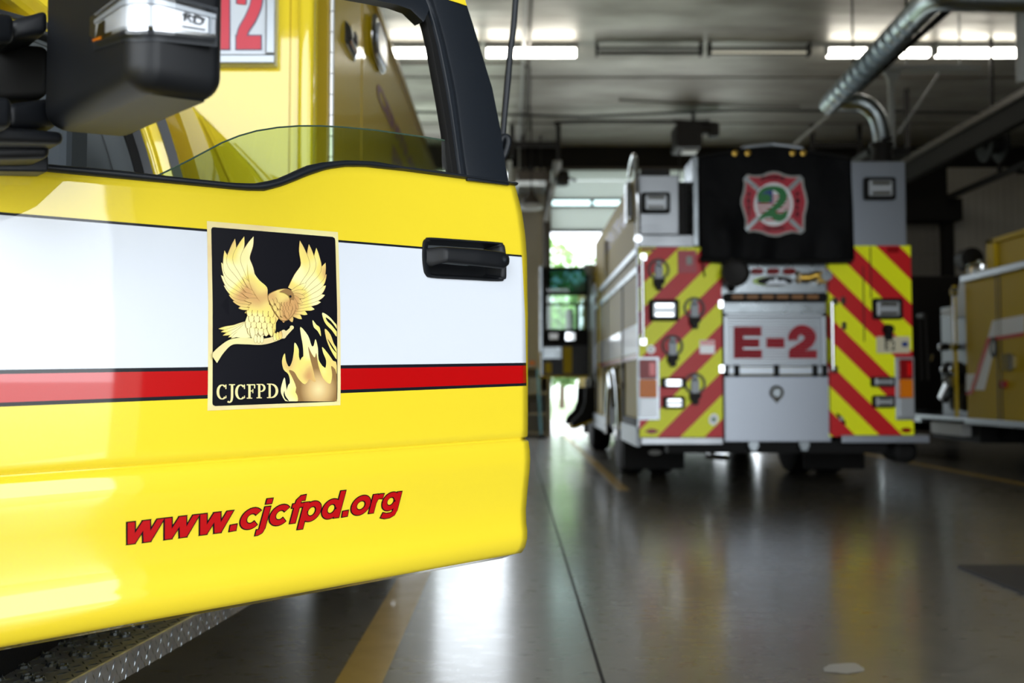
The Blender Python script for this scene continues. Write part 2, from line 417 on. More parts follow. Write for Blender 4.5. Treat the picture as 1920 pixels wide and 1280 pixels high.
for k in range(5):
    x = B2[0] + .08 + k * (B2[1] - B2[0] - .1) / 5
    MB().box(x, x + .77, YB + .035, YB + .045, zb[0] + .035, zs[2] - .035).build('pane', 'glassclear', d2)
# closed grey door of the third bay with its dark housing
D = MB()
for k in range(7): D.box(5.5, 8.7, YB - .02, YB + .04, k * .6, k * .6 + .59)
struct('door_2', D, 'walldark')
D = MB(); D.box(5.5, 8.7, YB + .05, YB + .2, 0, HD); D.box(5.45, 8.75, YB - .5, YB + .05, 4.2, 4.62); D.box(8.5, 8.72, YB - .18, YB, 0, 4.2)
struct('trim_3', D, 'header')

# ================================================================== OUTDOORS
struct('floor_outside', MB().box(-60, 60, YB + .25, 30, -.24, -.03), 'concrete_out').name = 'apron_outside'
G = MB(); G.box(-90, 90, 30, 78, -.24, -.02); tag(G.build('lawn', 'grass'), 'green mown lawn outside beyond the far bay door', 'lawn', kind='structure')
G = MB(); G.box(-90, 90, 78, 140, -.24, -.02); tag(G.build('road', 'concrete_out'), kind='structure')
struct('apron_front', MB().box(-60, 60, -60, YF - .2, -.24, -.03), 'concrete_out')
tag(MB().box(-30, 40, 74, 74.1, -.02, 1.9).build('boundary_fence', 'doorpanel'), 'white boundary fence beyond the lawn outside', 'fence')
def tree(name, x, y, h, r, n, m, label, trunk=.14, low=.25):
    root = empty(name, (x, y, -.02), label, 'tree', 'trees outside beyond the bay doors')
    T = MB(); T.tube([(0, 0, 0), (.05, 0, h * .35), (.1, .1, h * .8)], [trunk, trunk * .8, trunk * .25], 8)
    for k in range(5):
        a = k * 1.4; T.tube([(0.05, 0, h * (.3 + .07 * k)), (math.cos(a) * r * .5, math.sin(a) * r * .5, h * (.5 + .08 * k))], [trunk * .4, .03], 6)
    T.build('trunk', 'bark', root)
    L = MB(); R = random.Random(int(x * 10 + y)); cl = []
    for _ in range(16):
        a = R.uniform(0, 2 * PI); q = R.uniform(0, 1) ** .6; zz = R.uniform(low, 1)
        cl.append((math.cos(a) * r * q * (1.15 - zz * .6), math.sin(a) * r * q * (1.15 - zz * .6), h * zz, r * R.uniform(.3, .5)))
    for _ in range(n):
        cx, cy, cz, cr = R.choice(cl); v = Vector((R.gauss(0, 1), R.gauss(0, 1), R.gauss(0, 1))).normalized() * cr * R.uniform(.6, 1.05)
        p = Vector((cx, cy, cz)) + v; s = R.uniform(.10, .22)
        u = Vector((R.gauss(0, 1), R.gauss(0, 1), R.gauss(0, 1))).normalized(); wv = u.orthogonal().normalized()
        L.add([p - u * s, p + wv * s * .6, p + u * s, p - wv * s * .6], [(0, 1, 2, 3)])
    L.build('foliage', m, root, fix=False)
    return root
tree('broadleaf_tree', 2.2, 44, 6.6, 2.6, 2600, 'leaflight', 'pale green tree showing above the open cab door of the engine', low=.34)
tree('broadleaf_tree', 2.9, 37, 4.2, 1.8, 3000, 'leaf', 'bushy mid green tree seen through the window of the open cab door', low=.38)
tree('broadleaf_tree', -3.5, 50, 8, 3, 2200, 'leafdark', 'dark green tree outside the first bay, left of the bay pillar')
tree('broadleaf_tree', 5.2, 52, 5.0, 2.8, 2200, 'leafdark', 'dark tree outside right of the pale tree, behind the parked engine')

# ================================================================== CEILING FITTINGS
def fixture(px0, px1, lit, label):
    Y = 13.72; z = 5.62
    x0 = atY(px0, 90, Y).x; x1 = atY(px1, 90, Y).x
    t = empty('ceiling_light', ((x0 + x1) / 2, Y, z), label, 'light', 'fluorescent fixtures in one row across the ceiling'); h = (x1 - x0) / 2 - .015
    B = MB(); (B.box(-h, h, -.07, .07, .05, .12) if lit else B.box(-h, h, -.035, .035, .05, .075))
    B.build('housing', 'greywhite' if lit else 'brownmetal', t)
    for s in (-1, 1):
        E = MB(); E.rbox(s * h - (.03 if s > 0 else 0), s * h + (.03 if s < 0 else 0), -.08, .08, -.04, .06 if lit else .129, .02, axis='x'); E.build('end_cap', 'greywhite' if lit else 'darkmetal', t)
    if lit:
        MB().rbox(-h + .03, h - .03, -.07, .07, -.05, .05, .035, axis='x').build('diffuser', 'tube', t)
    else:
        MB().tube([(-h + .05, 0, 0), (h - .05, 0, 0)], .022, 10).build('tube', 'tubeoff' if px0 > 1300 else 'brownmetal', t)
        B = MB(); B.tube([(-h, -.06, -.035), (h, -.06, -.035)], .01, 6); B.build('guard_wire', 'darkmetal', t)
fixture(725, 903, True, 'lit ceiling light partly behind the ambulance window frame')
fixture(907, 1085, True, 'lit ceiling light crossed by the black power cord')
fixture(1115, 1318, False, 'unlit dark ceiling light, left one of the unlit pair')
fixture(1326, 1520, False, 'unlit ceiling light with a dull tube, right one of the unlit pair')
fixture(1546, 1746, True, 'lit ceiling light crossed by the slanting metal duct')
fixture(1750, 1916, True, 'lit ceiling light at the far right end of the row')

def pipe(name, pts, r, m, label, cat='pipe', group=None, seg=8):
    o = MB().tube(pts, r, seg).build(name, m, smooth=60); return tag(o, label, cat, group)
pipe('conduit', [(.17, 2, 5.70), (.17, 13.0, 5.70), (.14, YB - .08, 5.70), (.14, YB - .08, 3.6)], .022, 'greywhite', 'pale conduit running lengthwise along ceiling then down the bay pillar')
pipe('conduit', [(.24, 9, 5.71), (.24, YB - .1, 5.68), (.24, YB - .1, 4.6)], .018, 'brownmetal', 'thin dark conduit beside the pale lengthwise conduit')
pipe('conduit', [atZ(720, 208, 5.64), atZ(930, 214, 5.64), atZ(1090, 219, 5.64), atZ(1390, 206, 5.64), atZ(1900, 212, 5.64)], .022, 'darkmetal', 'long dark conduit crossing under the ceiling before the far wall')
pipe('conduit', smooth_pts([atY(1048, 300, 17.9), atY(1049, 245, 17.9), atZ(1060, 228, 5.722), atZ(1290, 228, 5.722), atZ(1330, 226, 5.722)], 4), .018, 'darkmetal', 'bent dark conduit leading to the door opener')
pipe('conduit', [atZ(725, 118, 5.71), atZ(975, 118, 5.71), atZ(992, 128, 5.71), atZ(992, 245, 5.71)], .02, 'brownmetal', 'brown conduit left of the black power cord under the ceiling')
pipe('conduit', [atZ(1160, 188, 5.728), atZ(1390, 198, 5.728), atZ(1500, 200, 5.728)], .014, 'brownmetal', 'faint thin conduit between the far conduit and the unlit lights')
def hanger(xa, xb, y0, yc, y1, Y, label):
    t = empty('track_hanger', atY((xa + xb) / 2, y0, Y), label, 'hanger'); o = t.location
    for x in (xa, xb):
        p = atY(x, yc, Y) - o; zb_ = atY(x, y1, Y).z - o.z
        MB().box(p.x - .04, p.x + .04, -.02, .02, zb_, ZC - .01 - o.z).build('post', 'darkmetal', t)
    a = atY(xa, yc, Y) - o; b_ = atY(xb, yc, Y) - o
    MB().box(a.x, b_.x, -.035, .005, a.z - .05, a.z + .05).build('crossbar', 'darkmetal', t)
hanger(960, 1047, 250, 271, 295, 18.0, 'black door track hanger above the bay pillar, left of the engine')
hanger(1523, 1612, 245, 272, 302, 18.0, 'black door track hanger rising behind the black tarp')
# operator with lamp
t = empty('door_opener', atY(1300, 250, 17.2), 'dark door opener motor with small white lamp under ceiling', 'opener'); o = t.location
def L(x, y, Y=17.2): return atY(x, y, Y) - o
B = MB(); a = L(1287, 262); B.rbox(a.x - .22, a.x + .22, -.3, .3, a.z - .2, a.z + .25, .05); B.build('motor_housing', 'darkmetal', t)
B = MB(); a = L(1325, 240); B.lathe([(.02, -.1), (.11, -.1), (.11, .1), (.02, .1)], a, 'x', 16); a = L(1338, 245); B.rbox(a.x - .08, a.x + .08, -.1, .1, a.z - .12, a.z + .1, .02); B.build('limit_switch', 'darkmetal', t)
B = MB(); B.tube([L(1262, 228), L(1345, 232)], .035, 8); B.tube([L(1275, 262), L(1275, 225)], .03, 8); B.tube([L(1300, 235), L(1300, 215)], .03); a = L(1300, 235)
B.tube([(a.x, 0, a.z), (a.x, 0, ZC - o.z)], .03); B.build('bracket', 'darkmetal', t)
a = L(1293, 283); MB().rbox(a.x - .13, a.x + .13, -.12, .12, a.z - .035, a.z + .035, .015).build('lamp', 'doorpanel', t)
MB().tube([L(1275, 275), L(1273, 330), L(1271, 400)], .012, 6).build('pull_cord', 'darkmetal', t)

# pillar equipment between bay one and bay two
t = empty('heater_unit', atY(1000, 336, 18.7), 'brown heater box on the bay pillar under the black hanger', 'heater'); o = t.location
L = lambda x, y, Y=18.7: atY(x, y, Y) - o
B = MB(); a = L(970, 350); b_ = L(1022, 326); B.rbox(a.x, b_.x, -.35, .5, a.z, b_.z, .03, axis='x'); B.build('casing', 'brownmetal', t, bevel=.01)
B = MB(); a = L(968, 357); b_ = L(1022, 347); B.rbox(a.x, b_.x, -.42, .4, a.z, b_.z, .02); B.build('lower_tray', 'steel', t)
for x in (980, 1014): a = L(x, 330); MB().tube([(a.x, .1, a.z), (a.x, .1, ZC - .005 - o.z)], .022, 6).build('hanging_rod', 'darkmetal', t)
a = L(994, 320); MB().rbox(a.x - .08, a.x + .08, -.1, .1, a.z - .05, a.z + .05, .02).build('knob', 'darkmetal', t)
t = empty('pendant_lamp', atY(996, 358, 17.6), 'dark cone shaped pendant lamp with pale rim beside the bay pillar', 'lamp')
MB().lathe([(.03, .02), (.04, 0), (.06, -.06), (.13, -.14), (.18, -.24), (.19, -.26), (.17, -.25), (.03, -.05)], (0, 0, 0), 'z', 24).build('shade', 'brownmetal', t, smooth=50)
MB().lathe([(.19, -.25), (.205, -.27), (.205, -.31), (.19, -.325), (.02, -.325), (.02, -.30), (.18, -.30)], (0, 0, 0), 'z', 24).build('rim', 'greywhite', t, smooth=50)
MB().tube([(0, 0, 0), (0, 0, ZC - t.location.z)], .012, 6).build('cord', 'darkmetal', t)
# near-vertical door track on the pillar with torsion hardware
t = empty('door_track', atY(1024, 412, 19.2), 'pale metal door track beside the half raised white door', 'track'); o = t.location
L = lambda x, y, Y=19.2: atY(x, y, Y) - o
B = MB(); B.tube([L(1024, 415), L(1034, 365), L(1040, 335, 18.9), L(1048, 302, 18.2)], .05, 4); B.build('rail', 'greywhite', t)
B = MB(); B.tube([L(1021, 415), L(1021, 730)], .035, 4); B.build('lower_rail', 'brownmetal', t)
B = MB(); B.lathe([(.02, -.12), (.14, -.1), (.15, 0), (.14, .1), (.02, .12)], L(1056, 334, 18.8), 'x', 16)
for k in range(6): B.lathe([(.02, 0), (.07, .005), (.07, .02), (.02, .025)], L(1042 + k * 3, 342 + 2 * (k % 2), 18.8), 'x', 10)
B.tube([L(1058, 332, 18.8), L(1068, 334, 18.7), L(1079, 338, 18.6)], .028, 6); B.build('spring_drum', 'darkmetal', t)
B = MB(); B.box(L(1037, 300, 19).x, L(1053, 300, 19).x, -.3, .1, L(1037, 330, 19).z, L(1037, 303, 19).z); B.build('bearing_plate', 'greywhite', t)
# white track plate of the first bay, seen right behind the door pillar
tag(MB().box(-.10, 0.0, YB - .14, YB - .001, atY(955, 342, YB).z, atY(955, 304, YB).z).build('bracket_plate', 'doorpanel'), 'pale bracket plate on the wall beside the first bay', 'bracket')

# exhaust duct over the engine
t = empty('exhaust_duct', atY(1650, 190, 11.6), 'galvanised slanting exhaust duct with curved elbow above the parked engine', 'duct'); o = t.location
P = lambda x, y, Y: atY(x, y, Y) - o
B = MB(); B.tube([P(1556, 196, 12.1), P(1640, 107, 10.6), P(1728, 18, 9.2)], .128, 20)
for k in range(14):
    q = P(1556, 196, 12.1).lerp(P(1728, 18, 9.2), k / 14 + .03); dd = (P(1728, 18, 9.2) - P(1556, 196, 12.1)).normalized()
    B.tube([q, q + dd * .010], .1295, 20)
B.build('straight_pipe', 'galv', t, smooth=50)
B = MB(); B.tube(smooth_pts([P(1728, 18, 9.2), P(1756, -5, 8.8), P(1800, -8, 8.6), P(1925, -4, 8.5)], 5), .13, 20); B.build('top_elbow', 'galv', t, smooth=60)
B = MB(); B.tube(smooth_pts([P(1558, 190, 12.0), P(1585, 192, 11.9), P(1618, 194, 11.8), P(1642, 214, 11.8), P(1652, 245, 11.8), P(1653, 275, 11.8)], 6), .1, 18); B.build('curved_hose', 'galv', t, smooth=60)
B = MB(); B.lathe([(.05, -.2), (.13, -.2), (.13, -.1), (.12, -.08), (.12, .0), (.14, .02), (.14, .06), (.05, .07)], P(1653, 278, 11.8), 'z', 18); B.tube([P(1653, 262, 11.7), P(1672, 258, 11.7)], .02); B.build('coupling', 'darkmetal', t, smooth=40)
MB().tube([P(1790, 8, 9.5), P(1610, 168, 11.9)], .035, 8).build('support_strut', 'header', t)
MB().tube([P(1566, 207, 12.2), P(1484, 276, 13.2)], .03, 8).build('tail_strut', 'greywhite', t)
for x, y, Y in ((1700, 46, 9.7), (1600, 150, 11.4)): q = P(x, y, Y); MB().tube([q + Vector((0, 0, .1)), Vector((q.x, q.y, ZC - .005 - o.z))], .012, 6).build('hanger_rod', 'darkmetal', t)
t = empty('boom_post', atY(1672, 290, 12.6), 'pale hanging post with a long crossbar right of duct elbow', 'post'); o = t.location
P = lambda x, y, Y=12.6: atY(x, y, Y) - o
B = MB(); a = P(1673, 300); b_ = P(1673, 150); B.rbox(a.x - .035, a.x + .035, -.035, .035, a.z, b_.z, .012, axis='z'); B.build('post', 'greywhite', t)
B = MB(); a = P(1655, 134); b_ = P(1690, 134); c_ = P(1673, 155); B.prism([(a.x, a.z), (b_.x, a.z), (c_.x + .04, c_.z), (c_.x - .04, c_.z)], lambda p, q, k: (p, -.02 + .04 * k, q)); B.build('gusset', 'greywhite', t)
B = MB(); a = P(1652, 133); b_ = P(1836, 124); B.box(a.x, b_.x, -.06, .06, a.z, a.z + .06)
for x in (1700, 1800): q = P(x, 130); B.tube([(q.x, 0, q.z + .05), (q.x, 0, ZC - .01 - o.z)], .012, 6)
B.build('crossbar', 'greywhite', t)
B = MB(); B.tube([P(1763, 135), P(1684, 250)], .014, 6); B.build('brace_wire', 'greywhite', t)
B = MB(); B.rbox(P(1610, 296).x, P(1690, 296).x, -.3, .3, P(1610, 301).z, P(1610, 288).z, .02); B.build('base_tray', 'darkmetal', t)
pipe('conduit', [atY(1916, -10, 9) + Vector((0, 0, ZC - .001 - atY(1916, -10, 9).z)), atY(1916, 155, 9)], .05, 'greywhite', 'pale vertical pipe at the right edge of the view')
# big rail along the third bay
t = empty('overhead_rail', (6.3, 12, 4.6), 'large black overhead rail with pale top edge running along third bay', 'rail')
MB().box(-.02, .10, -5, 4.2, -.36, -.05).build('beam', 'header', t)
B = MB(); B.box(-.06, -.02, -5, 4.2, -.08, .01); B.box(-.02, .1, -5, 4.2, -.05, -.02)
B.build('track', 'brownmetal', t)
for y in (-4, 0, 3.8): MB().box(.02, .08, y, y + .06, -.03, ZC - 4.605).build('hanging_strap', 'darkmetal', t)
t = empty('overhead_rail', (8.4, 17, 4.6), 'thin dark overhead rail near far wall above the right engine', 'rail')
MB().box(-.04, .04, -5, 2, -.05, .05).build('beam', 'darkmetal', t)
MB().box(-.03, .03, -.03, .03, .05, ZC - 4.6).build('hanging_strap', 'darkmetal', t)
B = MB(); B.box(0, 1.1, -.6, -.54, -.1, -.04); B.box(1.0, 1.12, -.62, -.5, -.75, .1); B.build('side_arm', 'darkmetal', t)
t = empty('hose_reel', atY(1862, 268, 13.5), 'black hose reel hanging under the large overhead rail', 'reel'); o = t.location
MB().lathe([(.05, -.12), (.26, -.12), (.26, -.09), (.15, -.08), (.15, .08), (.26, .09), (.26, .12), (.05, .12)], (0, 0, 0), 'x', 24).build('drum', 'rubber', t, smooth=40)
B = MB(); B.box(-.16, -.14, -.05, .05, -.1, .34); B.box(.14, .16, -.05, .05, -.1, .34); B.box(-.16, .16, -.05, .05, .3, .36); B.tube([(-.16, 0, 0), (.16, 0, 0)], .03); B.box(-.02, .02, -.02, .02, .36, ZC - o.z); B.build('bracket', 'darkmetal', t)

# wall clutter beside the pillar
t = empty('storage_cabinet', (.40, 19.2, 0), 'beige cabinet with open shelves at the foot of the bay pillar', 'cabinet')
B = MB(); B.box(-.2, .3, .3, .34, .05, 1.35)
for z in (.05, .42, .82, 1.31): B.box(-.2, .3, -.2, .3, z, z + .04)
B.box(-.22, -.18, -.2, .34, 0, 1.35); B.box(.28, .31, -.2, .34, 0, 1.35); B.build('carcass', 'beigebox', t)
for k, (z, m_) in enumerate(((.46, 'brownmetal'), (.86, 'greywhite'))):
    bx_ = MB().rbox(.30, .55, 19.05, 19.35, z, z + .22 + .05 * k, .02, axis='z').build('storage_box', m_)
    tag(bx_, ('dark storage box on the middle shelf of the beige cabinet', 'pale storage box on the upper shelf of the beige cabinet')[k], 'box')
t = empty('squeegee', (.53, 18.6, 0), 'blue handled squeegee leaning on the beige cabinet', 'squeegee')
MB().tube([(.01, 0, .05), (-.05, .08, 1.3)], .018, 8).build('handle', 'blue', t)
MB().rbox(-.06, .10, -.04, .04, 0, .07, .015, axis='z').build('blade', 'rubber', t)
t = empty('wall_valve', atY(1000, 708, 18.6), 'small orange valve on the cabinet top beside the pillar', 'valve')
t.location.z = 1.36
MB().lathe([(.01, 0), (.05, 0), (.05, .05), (.02, .06), (.02, .1), (.01, .1)], (-.12, 0, 0), 'z', 12).build('body', 'chrome', t)
MB().rbox(-.08, .03, -.03, .03, .01, .08, .02).build('wheel', 'orangeglass', t)

# mat on the floor, right
t = MB(); y1 = 5.39; t.rbox(2.38, 3.9, 3.0, y1, 0, .014, .03, axis='z')
tag(t.build('floor_mat', 'matgrid'), 'black ribbed rubber mat lying on the concrete at right edge', 'mat')

# daylight portals in the open bays
for nm, x0, x1, y, z1, s in (('daylight', B1[0], B1[1], YF - .1, FRONT_H, 1), ('daylight', B2[0], FX, YF - .1, FRONT_H, 1), ('daylight', B1[0], B1[1], YB + .15, HD, -1), ('daylight', B2[0], B2[1], YB + .15, 4.0, -1)):
    ld = bpy.data.lights.new(nm, 'AREA'); ld.shape = 'RECTANGLE'; ld.size = x1 - x0; ld.size_y = z1; ld.cycles.is_portal = True
    lo = bpy.data.objects.new(nm, ld); COL.objects.link(lo); lo.location = ((x0 + x1) / 2, y, z1 / 2)
    lo.rotation_euler = (PI / 2 if s > 0 else -PI / 2, 0, 0)
# ================================================================== FIRE ENGINE E-2
EY = 9.1
eng = empty('fire_engine', (2.43, EY, 0), 'yellow fire engine seen from behind, red and yellow stripes, black tarp above', 'fire engine')
EO = Vector(eng.location)
def E(x, y, n=0): return atY(x, y, EY - n) - EO
def EX(x, n=0): return E(x, 640, n).x
def EZ(y, n=0): return E(960, y, n).z
def ebox(mb, x0, x1, y0, y1, n0, n1, r=None, mi=None):
    """rear-face box from picture edges; n0..n1 = how far it stands off the rear plane"""
    X0, X1, Z1, Z0 = EX(x0), EX(x1), EZ(y0), EZ(y1)
    if r: mb.rbox(X0, X1, -n1, -n0, Z0, Z1, r, mi)
    else: mb.box(X0, X1, -n1, -n0, Z0, Z1, mi)
    return mb
XLft, XRgt = EX(1198), EX(1710)
LEN = 8.6
ph1 = EX(1231) - EZ(818); ph2 = EX(1645) + EZ(816)
RC, YC = (.60, .008, .012), (.93, .98, .003)
CH1 = stripes_mat('chevron_rising', -1, ph1, .432, YC, RC); CH2 = stripes_mat('chevron_falling', 1, ph2, .432, YC, RC)
# main body: painted side walls, pocket between rear panels
B = MB()
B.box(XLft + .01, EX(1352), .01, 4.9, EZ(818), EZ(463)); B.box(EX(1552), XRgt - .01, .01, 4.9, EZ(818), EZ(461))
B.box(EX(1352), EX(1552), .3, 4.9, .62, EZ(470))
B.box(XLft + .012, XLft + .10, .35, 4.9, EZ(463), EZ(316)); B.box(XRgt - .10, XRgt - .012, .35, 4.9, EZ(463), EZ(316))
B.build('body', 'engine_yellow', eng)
ebox(MB(), 1198, 1353, 464, 819, 0, .02).build('chevron_panel', CH1, eng)
ebox(MB(), 1551, 1709, 461, 818, 0, .02).build('chevron_panel', CH2, eng)
ebox(MB(), 1598, 1707, 463, 500, .02, .022)
# upper storage blocks in tread plate
B = MB(); B.box(EX(1201), EX(1275), 0, 1.2, EZ(440), EZ(328)); B.box(EX(1275), EX(1304), .25, 1.2, EZ(462), EZ(330)); B.build('tread_box', 'tread', eng, bevel=.01)
B = MB(); ebox(B, 1197, 1302, 441, 464, -.2, .03); B.build('tread_shelf', 'tread', eng, bevel=.008)
B = MB(); ebox(B, 1591, 1704, 302, 463, -2.6, 0); B.build('tread_box', 'treadfine', eng, bevel=.01)
B = MB(); B.rbox(EX(1206), EX(1262), .1, .5, EZ(327), EZ(312), .02); B.build('roof_box', 'darkmetal', eng)
B = MB(); ebox(B, 1300, 1310, 296, 462, -.4, .05); B.build('corner_post', 'steel', eng, bevel=.006)
B = MB(); ebox(B, 1275, 1303, 332, 440, -.26, -.24)
for y in range(340, 440, 9): ebox(B, 1292, 1298, y, y + 4, -.24, -.23)
B.build('side_recess', 'darkmetal', eng)
# tarp: draped sheet with folds
T = [(1308, 296), (1345, 289), (1385, 283), (1420, 280), (1455, 279), (1500, 283), (1545, 289), (1592, 297)]
Bm = [(1312, 486), (1350, 489), (1385, 490), (1420, 490), (1455, 491), (1500, 490), (1545, 490), (1597, 489)]
rows = []
for j in range(29):
    t_ = j / 28; row = []
    for i in range(57):
        s = i / 56 * 7; k = min(int(s), 6); q = s - k
        a = Vector(T[k]).lerp(Vector(T[k + 1]), q); b_ = Vector(Bm[k]).lerp(Vector(Bm[k + 1]), q); p = a.lerp(b_, t_)
        X, Z = E(p.x, p.y).x, E(p.x, p.y).z
        nn = .05 + .03 * t_ + .022 * noise.noise(Vector((X * 3.2, Z * 2.2, 1))) + .014 * math.sin(i * .45 + j * .12) * t_ ** 2 + .05 * math.exp(-((i - 9) / 5) ** 2 - ((j - 21) / 4) ** 2)
        row.append((X, -nn, Z))
    rows.append(row)
B = MB(); B.grid(rows)
tp = B.build('tarp', 'tarp', eng, smooth=180); so = tp.modifiers.new('thickness', 'SOLIDIFY'); so.thickness = .008
B = MB(); ebox(B, 1310, 1594, 300, 486, -.7, .0); B.build('hose_bed', 'header', eng)
B = MB(); B.tube([E(p[0], p[1] - 1, .05) for p in T], .016, 8); B.build('tarp_edge', 'rubber', eng); MB().tube([E(p[0], p[1], .09) for p in Bm], .022, 8).build('tarp_hem', 'rubber', eng)
B = MB(); B.tube([E(1318, 490, .08), E(1321, 518, .03)], .02, 6, flat=.3); B.build('tarp_strap', 'rubber', eng)
B = MB(); B.tube([E(1390, 284, .02), E(1392, 276, .02), E(1448, 270, .02), E(1503, 277, .02), E(1505, 285, .02)], .02, 10); B.build('top_handrail', 'alum', eng)
for x in (1378, 1402, 1486, 1506):
    a = E(x, 287, .06); MB().lathe([(.01, -.02), (.028, -.015), (.028, .015), (.01, .02)], a, 'y', 12).build('eyelet', 'brass', eng)
# maltese cross emblem on the tarp
EM = MB()
def tf(n):
    return lambda a, b: tuple(E(1330 + a * 240 / 1707, 300 + b * 180 / 1280, n))
out = [(505, 190), (600, 205), (700, 200), (780, 165), (855, 150), (930, 160), (1010, 195), (1100, 212), (1215, 205), (1255, 255), (1262, 340), (1290, 440), (1312, 550), (1300, 640), (1275, 740), (1270, 880), (1272, 940), (1225, 985), (1120, 965), (1020, 985), (940, 1015), (870, 1020), (790, 1010), (700, 975), (600, 955), (520, 965), (475, 910), (480, 800), (450, 690), (420, 590), (420, 520), (450, 420), (465, 320), (450, 250)]
cx, cy = 862, 585
def inset(P, f_): return [(cx + (x - cx) * f_, cy + (y - cy) * f_) for x, y in P]
NB = .125
add_poly(EM, out, tf(NB), 0); add_poly(EM, inset(out, .93), tf(NB + .003), 1)
for (x0, y0), (x1, y1) in (((470, 230), (660, 400)), ((1235, 225), (1055, 400)), ((490, 930), (650, 770)), ((1240, 950), (1070, 790))):
    add_ribbon(EM, [(x0, y0, 62), (x1, y1, 62)], tf(NB + .004), 0, 1); add_ribbon(EM, [(x0, y0, 34), (x1, y1, 34)], tf(NB + .005), 2, 1)
disc(EM, (858, 590), 262, tf(NB + .006), 3, 28, 290); disc(EM, (858, 590), 225, tf(NB + .007), 4, 28, 240)
for k, y in enumerate(range(470, 800, 52)):
    w_ = 225 * math.sqrt(max(0, 1 - ((y + 13 - 590) / 240) ** 2)); add_poly(EM, [(858 - w_, y), (858 + w_, y), (858 + w_, y + 26), (858 - w_, y + 26)], tf(NB + .008), 1)
w_ = 205; add_poly(EM, [(858 - 190, 440), (858 - 90, 375), (858 - 10, 372), (858 - 10, 570), (640, 570), (640, 520)], tf(NB + .009), 5)
two = [(760, 540, 60), (700, 520, 100), (672, 460, 60), (740, 390, 60), (850, 372, 60), (950, 410, 100), (985, 490, 110), (930, 590, 95), (820, 680, 75), (720, 745, 60), (665, 800, 30)]
add_ribbon(EM, two, tf(NB + .011), 6); disc(EM, (755, 510), 72, tf(NB + .0115), 6, 18, 62)
add_ribbon(EM, [(680, 790, 30), (740, 735, 70), (830, 720, 90), (920, 765, 110), (990, 745, 90), (1020, 700, 50), (1035, 655, 14)], tf(NB + .012), 6)
for body, f_ in (('ENGINE', lambda a, b: (690 + 320 * a, 275 - 55 * b - 20 * math.sin(PI * a))), ('CJCFPD', lambda a, b: (720 + 290 * a, 940 - 60 * b + 10 * math.sin(PI * a)))):
    text_fit(EM, body, (lambda g: (lambda a, b: tf(NB + .01)(*g(a, b))))(f_), 7, offset=.03)
for body, X in (('WEST', 528), ('FIRE', 1178)):
    for k, ch in enumerate(body): text_fit(EM, ch, (lambda X, k: (lambda a, b: tf(NB + .01)(X - 24 + 48 * a, 425 + 88 * k + 62 * (1 - b))))(X, k), 7, offset=.03)
EM.build('fire_emblem', ['greywhite', 'darkred', 'steel', 'white', 'white', 'navy', 'green', 'black'], eng, fix=False)

def lightbox(x0, x1, y0, y1, kind='clear', n=.02):
    o = ebox(MB(), x0, x1, y0, y1, n, n + .035, .02).build('warning_light', 'rubber', eng, bevel=.005)
    dx = (x1 - x0) * .13; dy = (y1 - y0) * .16
    g = ebox(MB(), x0 + dx, x1 - dx, y0 + dy, y1 - dy, n + .03, n + .05, .012).build('lens', 'clearglass', o, bevel=.006)
    R_ = MB(); h = (y1 - y0 - 2 * dy)
    ebox(R_, x0 + dx * 1.6, x1 - dx * 1.6, y0 + dy + h * .08, y0 + dy + h * .3, n + .05, n + .055)
    ebox(R_, x0 + dx * 1.6, x1 - dx * 1.6, y0 + dy + h * .74, y0 + dy + h * .92, n + .05, n + .055); R_.build('reflector', 'chrome', o)
for q in ((1203, 1257, 362, 401), (1622, 1681, 334, 376), (1216, 1272, 562, 602), (1634, 1690, 560, 599)): lightbox(*q)
for q in ((1238, 1283, 708, 727), (1241, 1282, 743, 766), (1629, 1674, 706, 725), (1631, 1673, 741, 764)): lightbox(*q, n=.02)
for x0, x1, fx0, fx1 in ((1197, 1229, 1194, 1235), (1680, 1704, 1675, 1710)):
    o = ebox(MB(), fx0, fx1, 669, 787, .02, .04, .01).build('tail_light', 'alum', eng, bevel=.004)
    for (y0, y1), m_ in zip(((674, 710), (711, 745), (746, 781)), ('redglass', 'orangeglass', 'clearglass')):
        B = ebox(MB(), x0, x1, y0, y1, .035, .08, .012)
        for k in range(5): ebox(B, x0 + 2, x1 - 2, y0 + 3 + k * 6.4, y0 + 5 + k * 6.4, .08, .084)
        B.build('lens', m_, o, bevel=.006)
    ebox(MB(), x0 + (x1 - x0) * .55, x1 - 3, 680, 704, .082, .088).build('reflex_patch', mat('red_reflex', (.75, .01, .01), .15), o)
# hanging spanner rings
for x, y in ((1235, 505), (1302, 577), (1261, 648), (1303, 719)):
    c = E(x, y, .04); B = MB()
    B.tube([c + Vector((.088 * math.cos(a), 0, .088 * math.sin(a))) for a in [2 * PI * k / 24 for k in range(25)]], .011, 8)
    B.rbox(c.x - .035, c.x + .035, c.y - .02, c.y + .02, c.z - .09, c.z + .045, .02); B.lathe([(.005, -.02), (.026, -.02), (.026, .02), (.005, .02)], c + Vector((0, 0, .05)), 'y', 12)
    o = B.build('hose_adapter_ring', 'dullsteel', eng)
    B = MB(); B.rbox(c.x - .05, c.x + .05, c.y - .03, c.y + .035, c.z - .135, c.z - .085, .015); B.rbox(c.x - .028, c.x + .028, c.y - .035, c.y + .035, c.z - .19, c.z - .13, .015)
    B.tube([c + Vector((-.05, -.02, -.15)), c + Vector((.05, -.02, -.10))], .012, 6); B.build('clamp', 'darkmetal', o)
